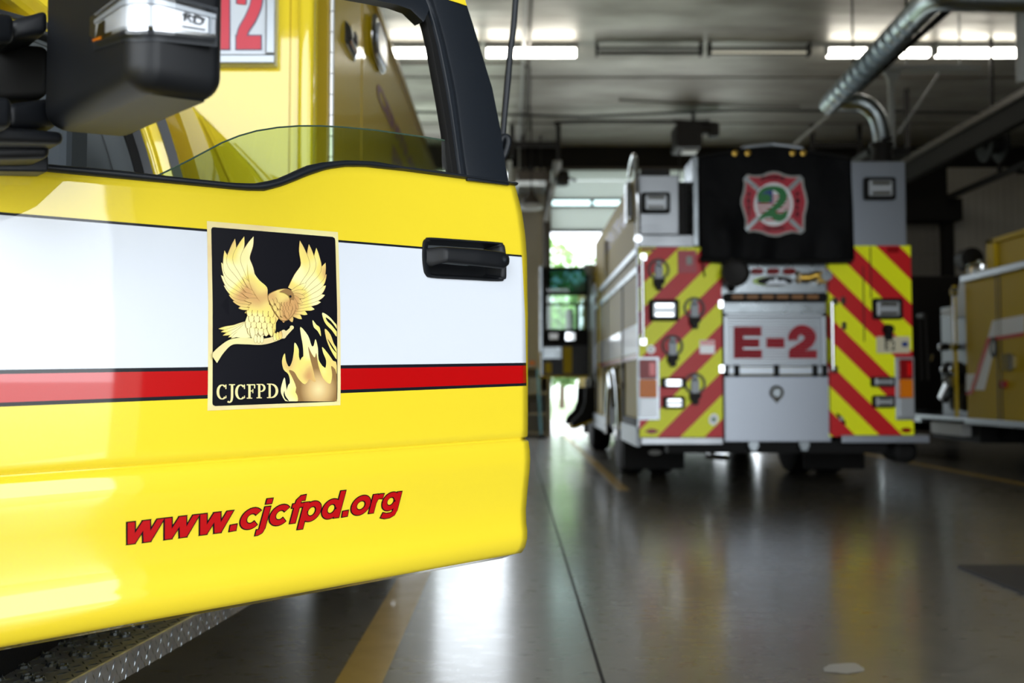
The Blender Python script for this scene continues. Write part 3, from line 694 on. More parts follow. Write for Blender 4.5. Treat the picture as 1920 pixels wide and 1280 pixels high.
# handrails
B = MB(); B.tube(smooth_pts([E(1196, 445, .02), E(1195, 380, .08), E(1193, 320, .08), E(1190, 292, .05), E(1185, 300, -.1), E(1180, 330, -.4)], 5), .02, 10)
B.lathe([(.01, -.02), (.035, -.02), (.035, .02), (.01, .02)], E(1196, 447, .03), 'y', 12); B.build('grab_rail', 'chrome', eng, smooth=60)
for x, y0, y1 in ((1204, 484, 641), (1560, 566, 692)):
    B = MB(); B.tube([E(x, y0, .08), E(x + 2, y1, .08)], .016, 10)
    for yy in (y0, y1): B.rbox(E(x, yy).x - .025, E(x, yy).x + .025, -.09, -.02, E(x, yy).z - .03, E(x, yy).z + .03, .01)
    B.build('grab_rail', 'chrome', eng, smooth=50)
B = MB(); ebox(B, 1346, 1354, 564, 578, .02, .06, .006); ebox(B, 1346, 1355, 685, 698, .02, .06, .006); B.build('latch', 'chrome', eng)
# small rear fittings
ebox(MB(), 1311, 1339, 638, 663, .02, .024).build('warning_label', 'white', eng); ebox(MB(), 1312, 1338, 639, 647, .024, .026).build('label_band', 'red', eng)
ebox(MB(), 1271, 1306, 470, 512, .02, .026).build('access_flap', 'darkred', eng)
ebox(MB(), 1287, 1298, 481, 497, .026, .03, .01).build('flap_latch', 'greywhite', eng)
c = E(1220, 655, .02); B = MB(); B.lathe([(.01, -.02), (.04, -.02), (.042, .0), (.01, .0)], c, 'y', 20); o = B.build('round_outlet', 'white', eng)
B = MB(); B.box(c.x - .01, c.x + .01, c.y - .025, c.y - .02, c.z + .008, c.z + .018); B.box(c.x - .01, c.x + .01, c.y - .025, c.y - .02, c.z - .02, c.z - .01); B.build('slot', 'rubber', o)
ebox(MB(), 1192 + 8, 1228, 462 + 4, 468 + 3, .02, .03, .01).build('marker_lamp', 'redglass', eng); ebox(MB(), 1664, 1686, 464, 474, .02, .035, .012).build('marker_lamp', 'redglass', eng)
for x0, x1, y in ((1207, 1234, 808), (1683, 1706, 806)):
    a, b_ = EX(x0), EX(x1); z = EZ(y); mx_ = (a + b_) / 2; B = MB(); B.prism([(a, z), (mx_ - .02, z - .022), (mx_ + .02, z - .022), (b_, z), (mx_ + .02, z + .022), (mx_ - .02, z + .022)], lambda p, q, k: (p, -.02 - .01 * k, q)); B.build('reflector', 'redglass', eng)
for x, y, m_ in ((1338, 786, 'white'), (1577, 785, 'black')):
    c = E(x, y, .02); B = MB(); B.add([c + Vector((.05 * math.cos(a) * .8 - .02 * math.sin(a), -.003, .045 * math.sin(a) + .03 * math.cos(a) * (1 if x < 1400 else -1))) for a in [2 * PI * k / 20 for k in range(20)]], [tuple(range(20))])
    o = B.build('oval_sticker', m_, eng); B = MB(); B.add([c + Vector((.02 * math.cos(a), -.005, .02 * math.sin(a))) for a in [2 * PI * k / 12 for k in range(12)]], [tuple(range(12))]); B.build('sticker_mark', 'green' if x < 1400 else 'greywhite', o)
for x, y in ((1480, 0), ): pass
for x, y in ((1583, 485 - 5), (1575, 557), (1576, 604)):
    ebox(MB(), x, x + 8, y, y + 14, .02, .05, .01).build('door_latch', 'chrome', eng)
B = MB(); ebox(B, 1552, 1553.5, 470, 815, .02, .024); ebox(B, 1632, 1634, 463, 560, .02, .023); ebox(B, 1284, 1285, 466, 505, .02, .023); ebox(B, 1618, 1620, 500, 640, .02, .023); B.build('panel_gap', 'darkmetal', eng)
o = ebox(MB(), 1641, 1703, 631, 662, .03, .036, .01).build('licence_plate', mat('plate_cream', (.62, .58, .42), .4), eng)
B = MB()
for ch, x in (('E', 1659), ('2', 1671)): text_fit(B, ch, lambda a, b, x=x: tuple(E(x + 8 * a, 656 - 17 * b, .04)), offset=.02)
B.build('plate_number', 'black', o, fix=False); ebox(MB(), 1688, 1699, 641, 650, .036, .04, .01).build('plate_badge', 'navy', o)
B = MB(); c = E(1666, 617, .05); B.lathe([(.02, -.04), (.04, -.04), (.05, .03), (.02, .03)], c, 'y', 16); B.rbox(c.x - .035, c.x + .035, -.06, -.02, c.z - .10, c.z - .03, .01); B.build('plate_lamp', 'rubber', eng, smooth=40)
# centre bay
ebox(MB(), 1353, 1551, 486, 562, -.32, -.02).build('centre_panel', 'steel', eng)
for x in (1421, 1451, 1481): ebox(MB(), x - 12, x + 12, 503, 514, -.02, .015, .03).build('marker_lamp', 'redglass', eng, bevel=.004)
def oval(mb, x, y, rx, ry, n, mi=None):
    c = E(x, y, n); k_ = EY / FPX
    mb.add([c + Vector((rx * k_ * math.cos(a), 0, ry * k_ * math.sin(a))) for a in [2 * PI * k / 32 for k in range(32)]], [tuple(range(32))], mi)
B = MB(); oval(B, 1451, 527, 37, 10.5, -.015, 1); oval(B, 1453, 527, 34, 8.5, -.012, 0); oval(B, 1437, 527, 26, 8, -.013, 2)
add_poly(B, [(1434, 533), (1446, 524), (1450, 527), (1455, 519), (1460, 527), (1470, 525), (1480, 533)], lambda a, b: tuple(E(a, b, -.008)), 3)
B.build('oval_badge', ['black', 'greywhite', 'limegreen', 'alum'], eng, fix=False)
c = E(1378, 512, .12); B = MB(); B.lathe([(.03, .12), (.10, .1), (.125, .02), (.125, -.05), (.10, -.06), (.095, -.04), (.02, -.03)], c, 'y', 24); B.tube([c + Vector((0, .05, .02)), c + Vector((-.03, .08, .14))], .05, 10); o = B.build('spotlight', 'darkmetal', eng, smooth=50)
B = MB(); B.tube([c + Vector((-.02, .1, -.08)), c + Vector((0, .14, -.14))], .035, 8); B.build('spotlight_bracket', 'rubber', o)
B = MB(); c = E(1520, 520, .06); B.tube(smooth_pts([c + Vector((-.09, .02, 0)), c, c + Vector((.06, -.02, .02)), c + Vector((.11, 0, -.03))], 4), .04, 10); B.lathe([(.02, -.05), (.055, -.05), (.055, .03), (.02, .03)], c + Vector((.1, 0, .0)), 'y', 16); o = B.build('gated_valve', 'brass', eng, smooth=50)
B = MB(); B.lathe([(.01, -.03), (.05, -.03), (.05, .0), (.01, .0)], c + Vector((.12, -.06, .01)), 'y', 16); B.build('cap', 'steel', o)
B = MB(); 
for dx, dz in ((-.30, .03), (-.30, -.03), (-.12, .03), (-.11, -.04)): B.lathe([(.005, -.02), (.03, -.02), (.03, .03), (.005, .03)], E(1556, 520, .0) + Vector((dx, 0, dz)), 'y', 12)
B.build('coupling', 'chrome', eng)
o = ebox(MB(), 1357, 1549, 550, 566, -.02, .06, .02).build('arrow_light_bar', 'rubber', eng, bevel=.004)
for k in range(6):
    x0 = 1370 + k * 28; ebox(MB(), x0, x0 + 22, 554, 561, .06, .066, .01).build('amber_lamp', 'amberled', o)
ebox(MB(), 1357, 1549, 566, 588, -.3, -.0).build('shutter_header', 'steel', eng, bevel=.006)
B = MB(); ebox(B, 1357, 1364, 588, 690, -.3, .015); ebox(B, 1541, 1548, 588, 690, -.3, .015); ebox(B, 1357, 1548, 588, 594, -.3, .015); B.build('shutter_frame', 'alum', eng, bevel=.004)
B = MB()
for k in range(18):
    y = 594 + k * 5.1; ebox(B, 1364, 1541, y + .6, y + 5.1, -.06, -.02)
ebox(B, 1364, 1541, 594, 686, -.07, -.035)
sh = B.build('roll_shutter', 'alum', eng, bevel=.003)
B = MB(); GR = (.52, .02, .05)
def e2(poly, hole=None):
    pass
Ef = lambda a, b: tuple(E(a, b, -.014))
def blockpoly(P, mb, sc=1):
    add_poly(mb, P, Ef)
for (x0, x1, y0, y1) in ((1376, 1394, 612, 672), (1394, 1428, 612, 629), (1394, 1424, 635, 650), (1394, 1429, 656, 672), (1437, 1471, 633, 652)):
    B.face([Ef(x0, y0), Ef(x1, y0), Ef(x1, y1), Ef(x0, y1)])
add_ribbon(B, [(1487, 638, 19), (1488, 628, 18), (1498, 619, 18), (1510, 620, 20), (1520, 630, 21), (1514, 643, 20), (1500, 652, 17), (1488, 662, 20), (1482, 668, 8)], lambda a, b: tuple(E(a, b, -.0135)), None, 6)
B.face([Ef(1479, 657), Ef(1532, 657), Ef(1532, 672), Ef(1479, 672)])
o = B.build('unit_lettering', mat('unit_red', (.36, .004, .016), .5, spec=.2), sh, fix=False)
B = MB()
for k in range(1, 17):
    y = 594 + k * 5.1
    if 611 < y < 674: B.box(EX(1374), EX(1534), -.0165 - -.0, -.013 + .0, EZ(y + .8), EZ(y)) if False else B.box(EX(1374), EX(1534), .009, .0135, EZ(y + .7), EZ(y))
B.build('slat_gap', mat('slat_gap_line', (.24, .13, .15), .5, spec=.2), sh)
B = MB(); ebox(B, 1357, 1551, 688, 701, -.02, .02); B.build('hinge_bar', 'alum', eng)
B = MB()
for x in (1359, 1379, 1453, 1525, 1543): ebox(B, x - 4, x + 5, 684, 706, .02, .05, .008)
B.build('hinge', 'rubber', eng)
o = ebox(MB(), 1356, 1556, 704, 829, -.3, .015).build('tailboard_panel', 'treadfine', eng, bevel=.01)
c = E(1456, 736, .015); B = MB(); B.lathe([(.01, -.012), (.06, -.012), (.068, 0), (.01, 0)], c, 'y', 24); B.prism([(c.x - .04, c.z - .05), (c.x + .04, c.z - .05), (c.x, c.z - .10)], lambda p, q, k: (p, c.y - .01 * k, q)); B.build('round_badge', 'chrome', o)
B = MB(); B.lathe([(.01, -.016), (.035, -.016), (.04, -.012), (.01, -.012)], c, 'y', 24); B.build('badge_centre', 'steel', o)
# bumper, hooks, underbody
ebox(MB(), 1199, 1352, 819, 833, -.1, .06).build('rear_step', 'tread', eng, bevel=.008)
ebox(MB(), 1572, 1735, 815, 830, -.1, .06).build('rear_step', 'treadfine', eng, bevel=.008)
for x in (1409, 1503):
    B = MB(); ebox(B, x - 9, x + 9, 828, 838, -.1, .05, .01); ebox(B, x - 6, x + 6, 838, 844, -.05, .05, .01); B.build('tow_hook', 'steel', eng)
B = MB(); B.box(-1.0, 1.0, .05, .25, .36, .47); B.box(-.45, -.3, .1, 7.5, .42, .62); B.box(.3, .45, .1, 7.5, .42, .62); B.tube([(-1.0, 2.15, .5), (1.0, 2.15, .5)], .1, 10); B.lathe([(.08, -.25), (.24, -.2), (.24, .2), (.08, .25)], (0, 2.15, .5), 'x', 14)
B.tube([(-.9, 6.2, .5), (.9, 6.2, .5)], .07, 8); B.box(-.7, .7, 1.0, 1.6, .34, .6); B.box(-1.15, 1.15, LEN, LEN + .25, .14, .75); B.box(-.8, .8, 5.8, 6.6, .2, .6); B.box(-1.1, 1.1, 4.9, 5.6, .3, .62); B.build('chassis', 'rubber', eng)  # low boxes at front and midway added to block light under the engine
B = MB(); c = E(1692, 845, -.3); B.lathe([(.06, -.1), (.11, -.08), (.11, .25), (.06, .25)], c, 'y', 16); B.tube([c, c + Vector((0, .1, .15))], .03); B.build('tail_pipe', 'rubber', eng)
B = MB(); B.tube([(-.62, .2, .40), (-.55, .5, .30), (-.35, .55, .28)], .03, 8); B.lathe([(.01, -.03), (.07, -.02), (.07, .05), (.01, .06)], (-.58, .25, .40), 'y', 12); B.build('drain_valve', 'chrome', eng)
def wheel(parent, x, y, r, w_, dual=False, side=1, name='wheel'):
    B = MB(); pr = lambda o_: [(r * .56, o_ - w_ / 2), (r * .86, o_ - w_ / 2), (r * .97, o_ - w_ * .42), (r, o_ - w_ * .3), (r, o_ + w_ * .3), (r * .97, o_ + w_ * .42), (r * .86, o_ + w_ / 2), (r * .56, o_ + w_ / 2)]
    B.lathe(pr(0), (x, y, r), 'x', 40)
    if dual: B.lathe(pr(-side * (w_ + .04)), (x, y, r), 'x', 40)
    for k in (-.2, -.07, .07, .2):
        for a in range(0, 360, 9):
            c_, s_ = math.cos(math.radians(a)), math.sin(math.radians(a)); q = r * 1.002
            B.box(x + (k - .045) * w_, x + (k + .045) * w_, -.02, .02, q, q + .006, T=lambda v, c_=c_, s_=s_: Vector((v.x, y + v.y * c_ - v.z * s_, r + v.y * s_ + v.z * c_)))
    o = B.build(name, 'tyre', parent, smooth=35)
    B = MB(); B.lathe([(r * .57, -.02 * side), (r * .52, side * w_ * .45), (r * .45, side * w_ * .3), (r * .25, side * w_ * .32), (r * .22, side * w_ * .62), (.02, side * w_ * .66)], (x, y, r), 'x', 28)
    B.build('rim', 'chrome', o, smooth=40); return o
wheel(eng, -1.10, 2.15, .52, .28, True, -1); wheel(eng, 1.10, 2.15, .52, .28, True, 1)
wheel(eng, -1.08, 6.3, .52, .30, False, -1); wheel(eng, 1.08, 6.3, .52, .30, False, 1)
for x in (-.95, .95): MB().rbox(x - .30, x + .34, 1.45, 1.475, .10, .62, .02).build('mud_flap', 'rubber', eng)
c = E(1228, 848, -1.4); MB().add([c + Vector((.07 * math.cos(a), .0, .028 * math.sin(a))) for a in [2 * PI * k / 16 for k in range(16)]], [tuple(range(16))]).build('flap_badge', 'greywhite', eng)

# left side of the engine
SX = -1.262
def S(x, y, n=0):
    p = atX(x, y, EO.x + SX - n) - EO; return p
xs = XLft
B = MB(); B.box(xs - .004, xs + .02, .02, 4.9, EZ(669), EZ(470)); B.build('side_shutter', mat('side_gold_panel', (.42, .30, .03), .5, spec=.15), eng)
def sidebar(y0, y1, z0, z1, m_, n=.02, name='side_trim'):
    B = MB(); B.box(xs - n, xs + .01, y0, y1, z0, z1); return B.build(name, m_, eng, bevel=.003)
zc = EZ(470)
sidebar(0, 4.9, zc - .03, zc + .03, 'alum', .03); sidebar(0, 4.9, zc - .20, zc - .14, 'steel', .02)
sidebar(0, .03, EZ(818), EZ(463), 'alum', .015, 'corner_trim')
for y in (1.25, 2.85, 3.4, 4.5): sidebar(y, y + .07, .62, zc - .14, 'darkmetal', .012, 'door_frame')
sidebar(.02, 4.9, 1.22, 1.27, 'red', .006, 'red_stripe'); sidebar(.02, 4.9, 1.28, 1.55, 'white', .006, 'white_stripe')
sidebar(.0, 1.3, .42, .60, 'dullsteel', .03, 'rub_rail'); sidebar(3.1, 4.9, .42, .60, 'dullsteel', .03, 'rub_rail'); sidebar(.1, 1.2, .60, .67, 'rubber', .02, 'rub_strip')
sidebar(1.3, 1.36, .95, 1.0, 'chrome', .06, 'shelf_trim'); sidebar(1.3, 3.0, 1.16, 1.2, 'chrome', .05, 'shelf_trim')
B = MB(); B.tube([(xs - .03, 2.15 + .66 * math.cos(a), .5 + .66 * math.sin(a)) for a in [math.radians(k) for k in range(-8, 189, 7)]], .035, 8, flat=.6); B.build('wheel_arch', 'chrome', eng, smooth=60)
B = MB(); B.tube([(xs - .012, 2.15 + .3 * math.cos(a), .5 + .3 * math.sin(a)) for a in [math.radians(k) for k in range(0, 181, 10)]], .3, 4, flat=.03); B.build('wheel_well', 'rubber', eng)
B = MB(); B.tube([(xs - .05, 2.2, 1.1), (xs - .06, 1.9, .95), (xs - .05, 1.75, .75)], .03, 8); B.build('grab_rail', 'chrome', eng)
MB().box(xs - .03, xs + .01, 3.0, 3.05, 2.25, 2.75).build('upper_handrail', 'chrome', eng); MB().tube([(xs - .05, 3.6, 1.2), (xs - .05, 3.6, 2.2)], .02).build('side_handrail', 'chrome', eng)
B = MB(); text_fit(B, 'CENTRAL', lambda a, b: (xs + .010, 3.4 - 2.4 * a, 2.62 + .2 * b), offset=.02, res=3)
B.build('side_lettering', mat('faded_maroon', (.16, .06, .07), .4), eng, fix=False)
for y in (.5, ):
    c = Vector((xs, y, EZ(355))); B = MB(); B.rbox(xs - .06, xs, y - .1, y + .1, EZ(400), EZ(322), .03, axis='x'); B.build('side_light', 'chrome', eng, bevel=.01)
# pump compartment and cab
B = MB(); B.box(xs + .02, XRgt - .02, 4.9, 5.15, .62, 2.45); B.build('pump_panel', 'steel', eng)
B = MB()
for y, z0, z1, r_ in ((4.92, 1.1, 2.6, .022), (5.1, .9, 2.7, .03)): B.tube([(xs - .04, y, z0), (xs - .04, y, z1)], r_, 8)
B.box(xs - .05, xs, 4.55, 4.8, 1.15, 2.35); B.build('ladder_rail', 'alum', eng)
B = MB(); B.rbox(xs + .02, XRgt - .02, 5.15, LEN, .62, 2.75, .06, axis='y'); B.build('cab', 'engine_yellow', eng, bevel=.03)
B = MB(); B.box(xs - .005, xs + .02, 5.2, 5.25, .7, 2.6); B.box(xs - .01, xs + .01, 5.28, 5.9, 1.5, 2.45); B.box(xs - .01, xs + .01, 7.0, 8.1, 1.5, 2.4); B.build('cab_glass', 'glassdark', eng)
B = MB(); B.rbox(xs - .02, xs + .05, 5.2, 6.2, .66, 2.62, .03, axis='x'); B.build('door_opening', 'header', eng)
B = MB(); B.rbox(-.9, .9, 5.6, 6.2, 2.75, 2.9, .04, axis='y'); B.build('light_bar', 'redglass', eng)
B = MB(); B.lathe([(.01, 0), (.05, 0), (.09, .1), (.09, .14), (.01, .15)], (xs - .06, 4.98, 2.55), 'z', 12); B.tube([(xs, 4.98, 2.5), (xs - .06, 4.98, 2.6)], .02); B.build('flood_lamp', 'clearglass', eng)
# open crew door, swung out square to the cab
DY = 14.3
def Dp(x, y, n=0): return atY(x, y, DY - n) - EO
def dbox(mb, x0, x1, y0, y1, n0, n1, r=None):
    a = Dp(x0, y1); b_ = Dp(x1, y0); Y = DY - EO.y
    if r: mb.rbox(a.x, b_.x, Y - n1, Y - n0, a.z, b_.z, r)
    else: mb.box(a.x, b_.x, Y - n1, Y - n0, a.z, b_.z)
    return mb
B = MB()
for q in ((1015, 1106, 501, 508), (1015, 1106, 547, 554), (1015, 1106, 617, 647), (1015, 1025, 508, 617), (1098, 1106, 508, 617), (1025, 1098, 569, 573), (1080, 1086, 573, 617)): dbox(B, *q, 0, .06)
dr = B.build('cab_door', 'rubber', eng, bevel=.004)
dbox(MB(), 1012, 1016, 500, 706, -.02, .07).build('door_edge', 'steel', dr)
dbox(MB(), 1024, 1099, 507, 548, .02, .03).build('window_pane', 'glassdark', dr); dbox(MB(), 1024, 1099, 553, 618, .02, .03).build('window_pane', 'glassclear', dr)
dbox(MB(), 1015, 1106, 647, 705, 0, .05).build('lower_panel', mat('dark_inner_panel', (.015, .015, .015), .4, spec=.25), dr)
dbox(MB(), 1018, 1052, 651, 672, .05, .056).build('kick_plate', 'steel', dr); dbox(MB(), 1056, 1072, 650, 700, .05, .056).build('gold_band', 'engine_yellow', dr); dbox(MB(), 1022, 1034, 680, 700, .05, .056).build('gold_band', 'engine_yellow', dr)
dbox(MB(), 1030, 1046, 625, 636, .06, .065).build('label', 'white', dr); dbox(MB(), 1060, 1078, 624, 638, .06, .075, .01).build('door_handle', 'chrome', dr)
B = MB(); dbox(B, 1010, 1106, 704, 708, -.02, .07); dbox(B, 1011, 1014, 660, 706, -.025, .075); B.build('door_sill', 'engine_yellow', dr)
dbox(MB(), 1064, 1078, 575, 617, -.5, -.42, .03).build('mirror', 'doorpanel', eng)
# swing-out cab step carrying the boots
B = MB(); a = Dp(1109, 712); B.tube([a, Dp(1109, 745)], .05, 8); B.tube([Dp(1101, 712), Dp(1101, 745)], .03, 8); B.build('step_bracket', 'darkmetal', eng)
B = MB(); a, b_ = Dp(1068, 802), Dp(1118, 777); B.prism([(a.x, a.z), (b_.x, b_.z), (b_.x, b_.z + .05), (a.x, a.z + .035)], lambda p, q, k: (p, 5.0 + .5 * k, q)); B.build('cab_step', 'engine_yellow', eng)
def boot(px, py, sc, label):
    root = empty('rubber_boot', tuple(atY(px, py, 14.05 if sc > .95 else 14.32)), label, 'boot', 'boots on the cab step of the parked engine')
    prof = [(-.02, .42), (.17, .42), (.16, .22), (.17, .06), (.17, 0), (-.16, -.14), (-.22, -.13), (-.20, -.06), (-.08, .06), (-.03, .2)]
    n = len(prof); ys = [-.055, -.035, .035, .055]; sc_ = [.9, 1, 1, .9]
    vs = []; 
    for yv, s_ in zip(ys, sc_):
        for a, b2 in prof: vs.append(((a * s_ * sc), yv * sc, (b2 * s_ + .01) * sc))
    fs = [(j * n + i, j * n + (i + 1) % n, (j + 1) * n + (i + 1) % n, (j + 1) * n + i) for j in range(3) for i in range(n)] + [tuple(range(n)), tuple(range(3 * n, 4 * n))]
    MB().add(vs, fs).build('shaft', 'rubber', root, bevel=.01)
    B = MB(); B.prism([(.18 * sc, -.01), (.18 * sc, .01), (-.17 * sc, -.13 * sc), (-.23 * sc, -.12 * sc), (-.22 * sc, -.16 * sc), (-.15 * sc, -.16 * sc)], lambda p, q, k: (p, -.06 * sc + .12 * sc * k, q)); B.build('sole', 'engine_yellow' if sc > .95 else 'rubber', root)
    B = MB(); B.tube([(0, -.03, .41 * sc), (-.01, -.03, .48 * sc), (.05, -.03, .47 * sc)], .012, 6); B.build('pull_loop', 'greywhite', root)
boot(1100, 782, 1.0, 'black rubber boot on the cab step, the right and larger of two')
boot(1085, 776, .9, 'black rubber boot on the cab step, left one with toe pointing outward')
# ================================================================== SECOND ENGINE, RIGHT
TX = 5.42
tr2 = empty('fire_engine', (TX + 1.25, 8.6, 0), 'ochre yellow fire engine at right edge, side view with white stripe and pump panel', 'fire engine')
TO = Vector(tr2.location)
def R2(x, y, n=0): return atX(x, y, TX - n) - TO
def poly_side(name, pts, m_, n0=0, n1=.01, parent=None, smooth=0):
    P = [R2(x, y) for x, y in pts]; B = MB()
    B.prism([(p.y, p.z) for p in P], lambda a, b, k: (-1.25 - (n0 + (n1 - n0) * k), a, b)); return B.build(name, m_, parent or tr2)
YR = R2(1811, 640).y; ZT = R2(1811, 526).z; ZB = R2(1811, 783).z
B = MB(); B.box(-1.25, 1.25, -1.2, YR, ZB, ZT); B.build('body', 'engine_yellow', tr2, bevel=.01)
z1 = R2(1848, 450).z; yf = R2(1848, 450).y
B = MB(); B.box(-1.2, 1.1, -1.2, yf, ZT, z1); B.box(-1.24, -1.16, -1.2, yf + .02, z1 - .06, z1); B.box(-1.24, -1.16, yf - .16, yf + .02, ZT, z1); B.build('hose_bed', 'engine_yellow', tr2, bevel=.01)
MB().box(-1.30, -1.14, -1.2, YR + .02, ZT - .02, ZT + .06).build('top_rail', 'alum', tr2, bevel=.01)
MB().box(-1.29, -1.2, -.1, YR, ZB - .07, ZB).build('rub_rail', 'alum', tr2, bevel=.01)
B = MB()
for x in (1871, 1878): y_ = R2(x, 640).y; B.box(-1.256, -1.24, y_, y_ + .02, ZB, ZT)
B.build('door_gap', 'brownmetal', tr2)
poly_side('white_stripe', [(1862, 601), (1921, 590), (1921, 622), (1853, 634)], 'white', .001, .006)
poly_side('white_stripe', [(1856, 642), (1868, 640), (1846, 731), (1828, 731)], 'white', .001, .006)
poly_side('white_stripe', [(1812, 701), (1829, 701), (1822, 731), (1812, 733)], 'white', .001, .006)
poly_side('red_stripe', [(1852, 633), (1921, 623), (1921, 630), (1857, 640), (1825, 738), (1813, 741), (1813, 735), (1820, 733)], 'red', .006, .010)
c = R2(1865, 651); B = MB(); B.add([(-1.265, c.y + .09 * math.cos(a), c.z + .12 * math.sin(a)) for a in [2 * PI * k / 20 for k in range(20)]], [tuple(range(20))]); B.build('emblem', 'black', tr2)
B = MB(); B.add([(-1.268, c.y + .05 * math.cos(a), c.z + .07 * math.sin(a)) for a in [2 * PI * k / 20 for k in range(20)]], [tuple(range(20))]); B.build('emblem_centre', 'greywhite', tr2)
a = R2(1884, 695); b_ = R2(1904, 662); B = MB(); B.rbox(-1.29, -1.25, b_.y, a.y, a.z, b_.z, .03, axis='x'); B.build('door_latch', 'chrome', tr2)
a = R2(1884, 720); B = MB(); B.rbox(-1.28, -1.25, a.y - .06, a.y + .06, a.z - .04, a.z + .04, .02, axis='x'); B.build('side_marker', 'redglass', tr2)
wy = .55
wheel(tr2, -1.10, wy, .52, .28, True, -1); wheel(tr2, 1.10, wy, .52, .28, True, 1); wheel(tr2, -1.08, 6.0, .5, .3, False, -1); wheel(tr2, 1.08, 6.0, .5, .3, False, 1)
B = MB(); B.tube([(-1.27, wy + .72 * math.cos(a), .52 + .72 * math.sin(a)) for a in [math.radians(k) for k in range(-5, 186, 8)]], .05, 8, flat=.6); B.build('wheel_arch', 'darkmetal', tr2, smooth=60)
B = MB(); n = 24
P = [(-1.258, wy + .70 * math.cos(math.radians(k * 180 / n)), .52 + .70 * math.sin(math.radians(k * 180 / n))) for k in range(n + 1)] + [(-1.258, wy - .7, .3), (-1.258, wy + .7, .3)]
B.face(P); B.build('wheel_well', 'rubber', tr2)
# pump panel area in front of the body
Y0 = YR; Y1 = YR + 1.25
B = MB(); B.box(-1.0, 1.0, Y0, Y1, ZB, 2.0); B.build('pump_panel', 'dullsteel', tr2)
B = MB(); B.box(-1.1, 1.1, Y0, Y1 + .1, ZB - .3, ZB - .02); B.build('pump_floor', 'rubber', tr2)
B = MB(); B.box(-1.27, -1.0, Y0, Y1 + 1.4, ZB - .04, ZB); B.build('running_board', 'alum', tr2, bevel=.004)
B = MB(); a = R2(1740, 792); b_ = R2(1798, 815); B.box(-1.22, -1.0, b_.y, a.y, b_.z - .02, ZB - .08); B.build('battery_box', 'greywhite', tr2, bevel=.01)
B = MB(); B.box(-1.27, -1.24, Y0 + .25, Y0 + .30, ZB, 2.2); B.build('gold_post', 'engine_yellow', tr2)
B = MB(); RR = random.Random(4)
def pp(x, y, n=.1): return R2(x, y, 0) + Vector((.25 - n, 0, 0))
for x, y, r_ in ((1768, 693, .10), (1785, 693, .10), (1774, 702, .08), (1790, 740, .09), (1770, 720, .12), (1800, 735, .1), (1780, 755, .09), (1799, 758, .08), (1764, 745, .07), (1760, 650, .05)):
    B = MB(); B.lathe([(r_ * .3, -.14), (r_, -.12), (r_, -.04), (r_ * .7, -.02), (r_ * .7, .1), (r_ * .3, .1)], pp(x, y), 'x', 16); B.build('discharge_cap', 'darkmetal', tr2, smooth=40)
B = MB(); B.tube([pp(1762, 742, .2), pp(1790, 715, .3)], .07, 12); B.build('suction_hose', 'chrome', tr2, smooth=50)
B = MB(); B.tube([pp(1754, 676, .3), pp(1756, 665, .3)], .012); B.tube([pp(1792, 648, .05), pp(1806, 650, .05)], .02)
for x, y in ((1768, 693), (1785, 693), (1791, 605), (1764, 650)): q = pp(x, y, .25); B.lathe([(.005, -.03), (.035, -.02), (.035, .0), (.005, .01)], q, 'x', 12)
B.build('gauge', 'chrome', tr2)
B = MB(); B.tube([pp(1794, 547, .3), pp(1797, 650, .3)], .022, 8); B.lathe([(.01, -.03), (.05, -.03), (.05, .03), (.01, .03)], pp(1797, 650, .3), 'x', 12); B.lathe([(.01, -.03), (.05, -.03), (.05, .03), (.01, .03)], pp(1796, 547, .3), 'x', 12); B.build('grab_rail', 'chrome', tr2)
B = MB(); B.tube([pp(1732, 592, .3), pp(1736, 712, .3)], .018, 8); B.tube([pp(1742, 592, .3), pp(1748, 712, .3)], .018, 8); B.tube([pp(1730, 592, .3), pp(1742, 592, .3)], .035, 8); B.build('corner_rail', 'darkmetal', tr2)
P = [(1764, 595), (1806, 590), (1806, 575), (1790, 572), (1786, 518), (1779, 518), (1768, 570), (1744, 582), (1742, 590)]
B = MB(); Q = [R2(*p) for p in P]; B.prism([(q.y, q.z) for q in Q], lambda a, b, k: (-1.1 + .5 * k, a, b)); B.build('deck_cover', 'greywhite', tr2)
B = MB(); B.tube([pp(1792, 560, 0), pp(1793, 500, 0)], .07, 10); B.lathe([(.04, -.1), (.11, -.1), (.11, .1), (.04, .1)], pp(1796, 535, 0), 'z', 14); B.build('deck_gun', 'brass', tr2)
B = MB(); B.tube(smooth_pts([R2(1814, 515), R2(1816, 500), R2(1838, 490), R2(1841, 505)], 4), .025, 8); B.build('deck_rail', 'chrome', tr2)
B = MB(); a = R2(1820, 516); B.rbox(-1.2, -.8, a.y - .55, a.y + .1, ZT + .05, ZT + .14, .03, axis='x'); B.build('deck_locker', 'doorpanel', tr2)
B = MB(); q = R2(1772, 486); B.lathe([(.02, -.12), (.14, -.1), (.15, .08), (.02, .12)], q + Vector((.3, 0, 0)), 'y', 16); B.tube([q + Vector((.3, 0, 0)), q + Vector((.3, 0, -.6))], .03); B.build('flood_light', 'darkmetal', tr2)
# cab
B = MB(); B.rbox(-1.15, 1.15, Y1 + 1.5, Y1 + 3.4, .62, 2.6, .06, axis='y'); B.build('cab', 'header', tr2, bevel=.03)
B = MB(); B.box(-.45, -.3, 0, 7, .42, .62); B.box(.3, .45, 0, 7, .42, .62); B.box(-.9, .9, 2.9, 6.4, .35, .6); B.tube([(-1, .55, .52), (1, .55, .52)], .1); B.tube([(-1, 6, .5), (1, 6, .5)], .08); B.build('chassis', 'rubber', tr2)
B = MB(); B.box(-1.25, -.7, Y1 + .1, Y1 + 1.5, .5, ZB - .05); B.build('lower_step', 'steel', tr2)
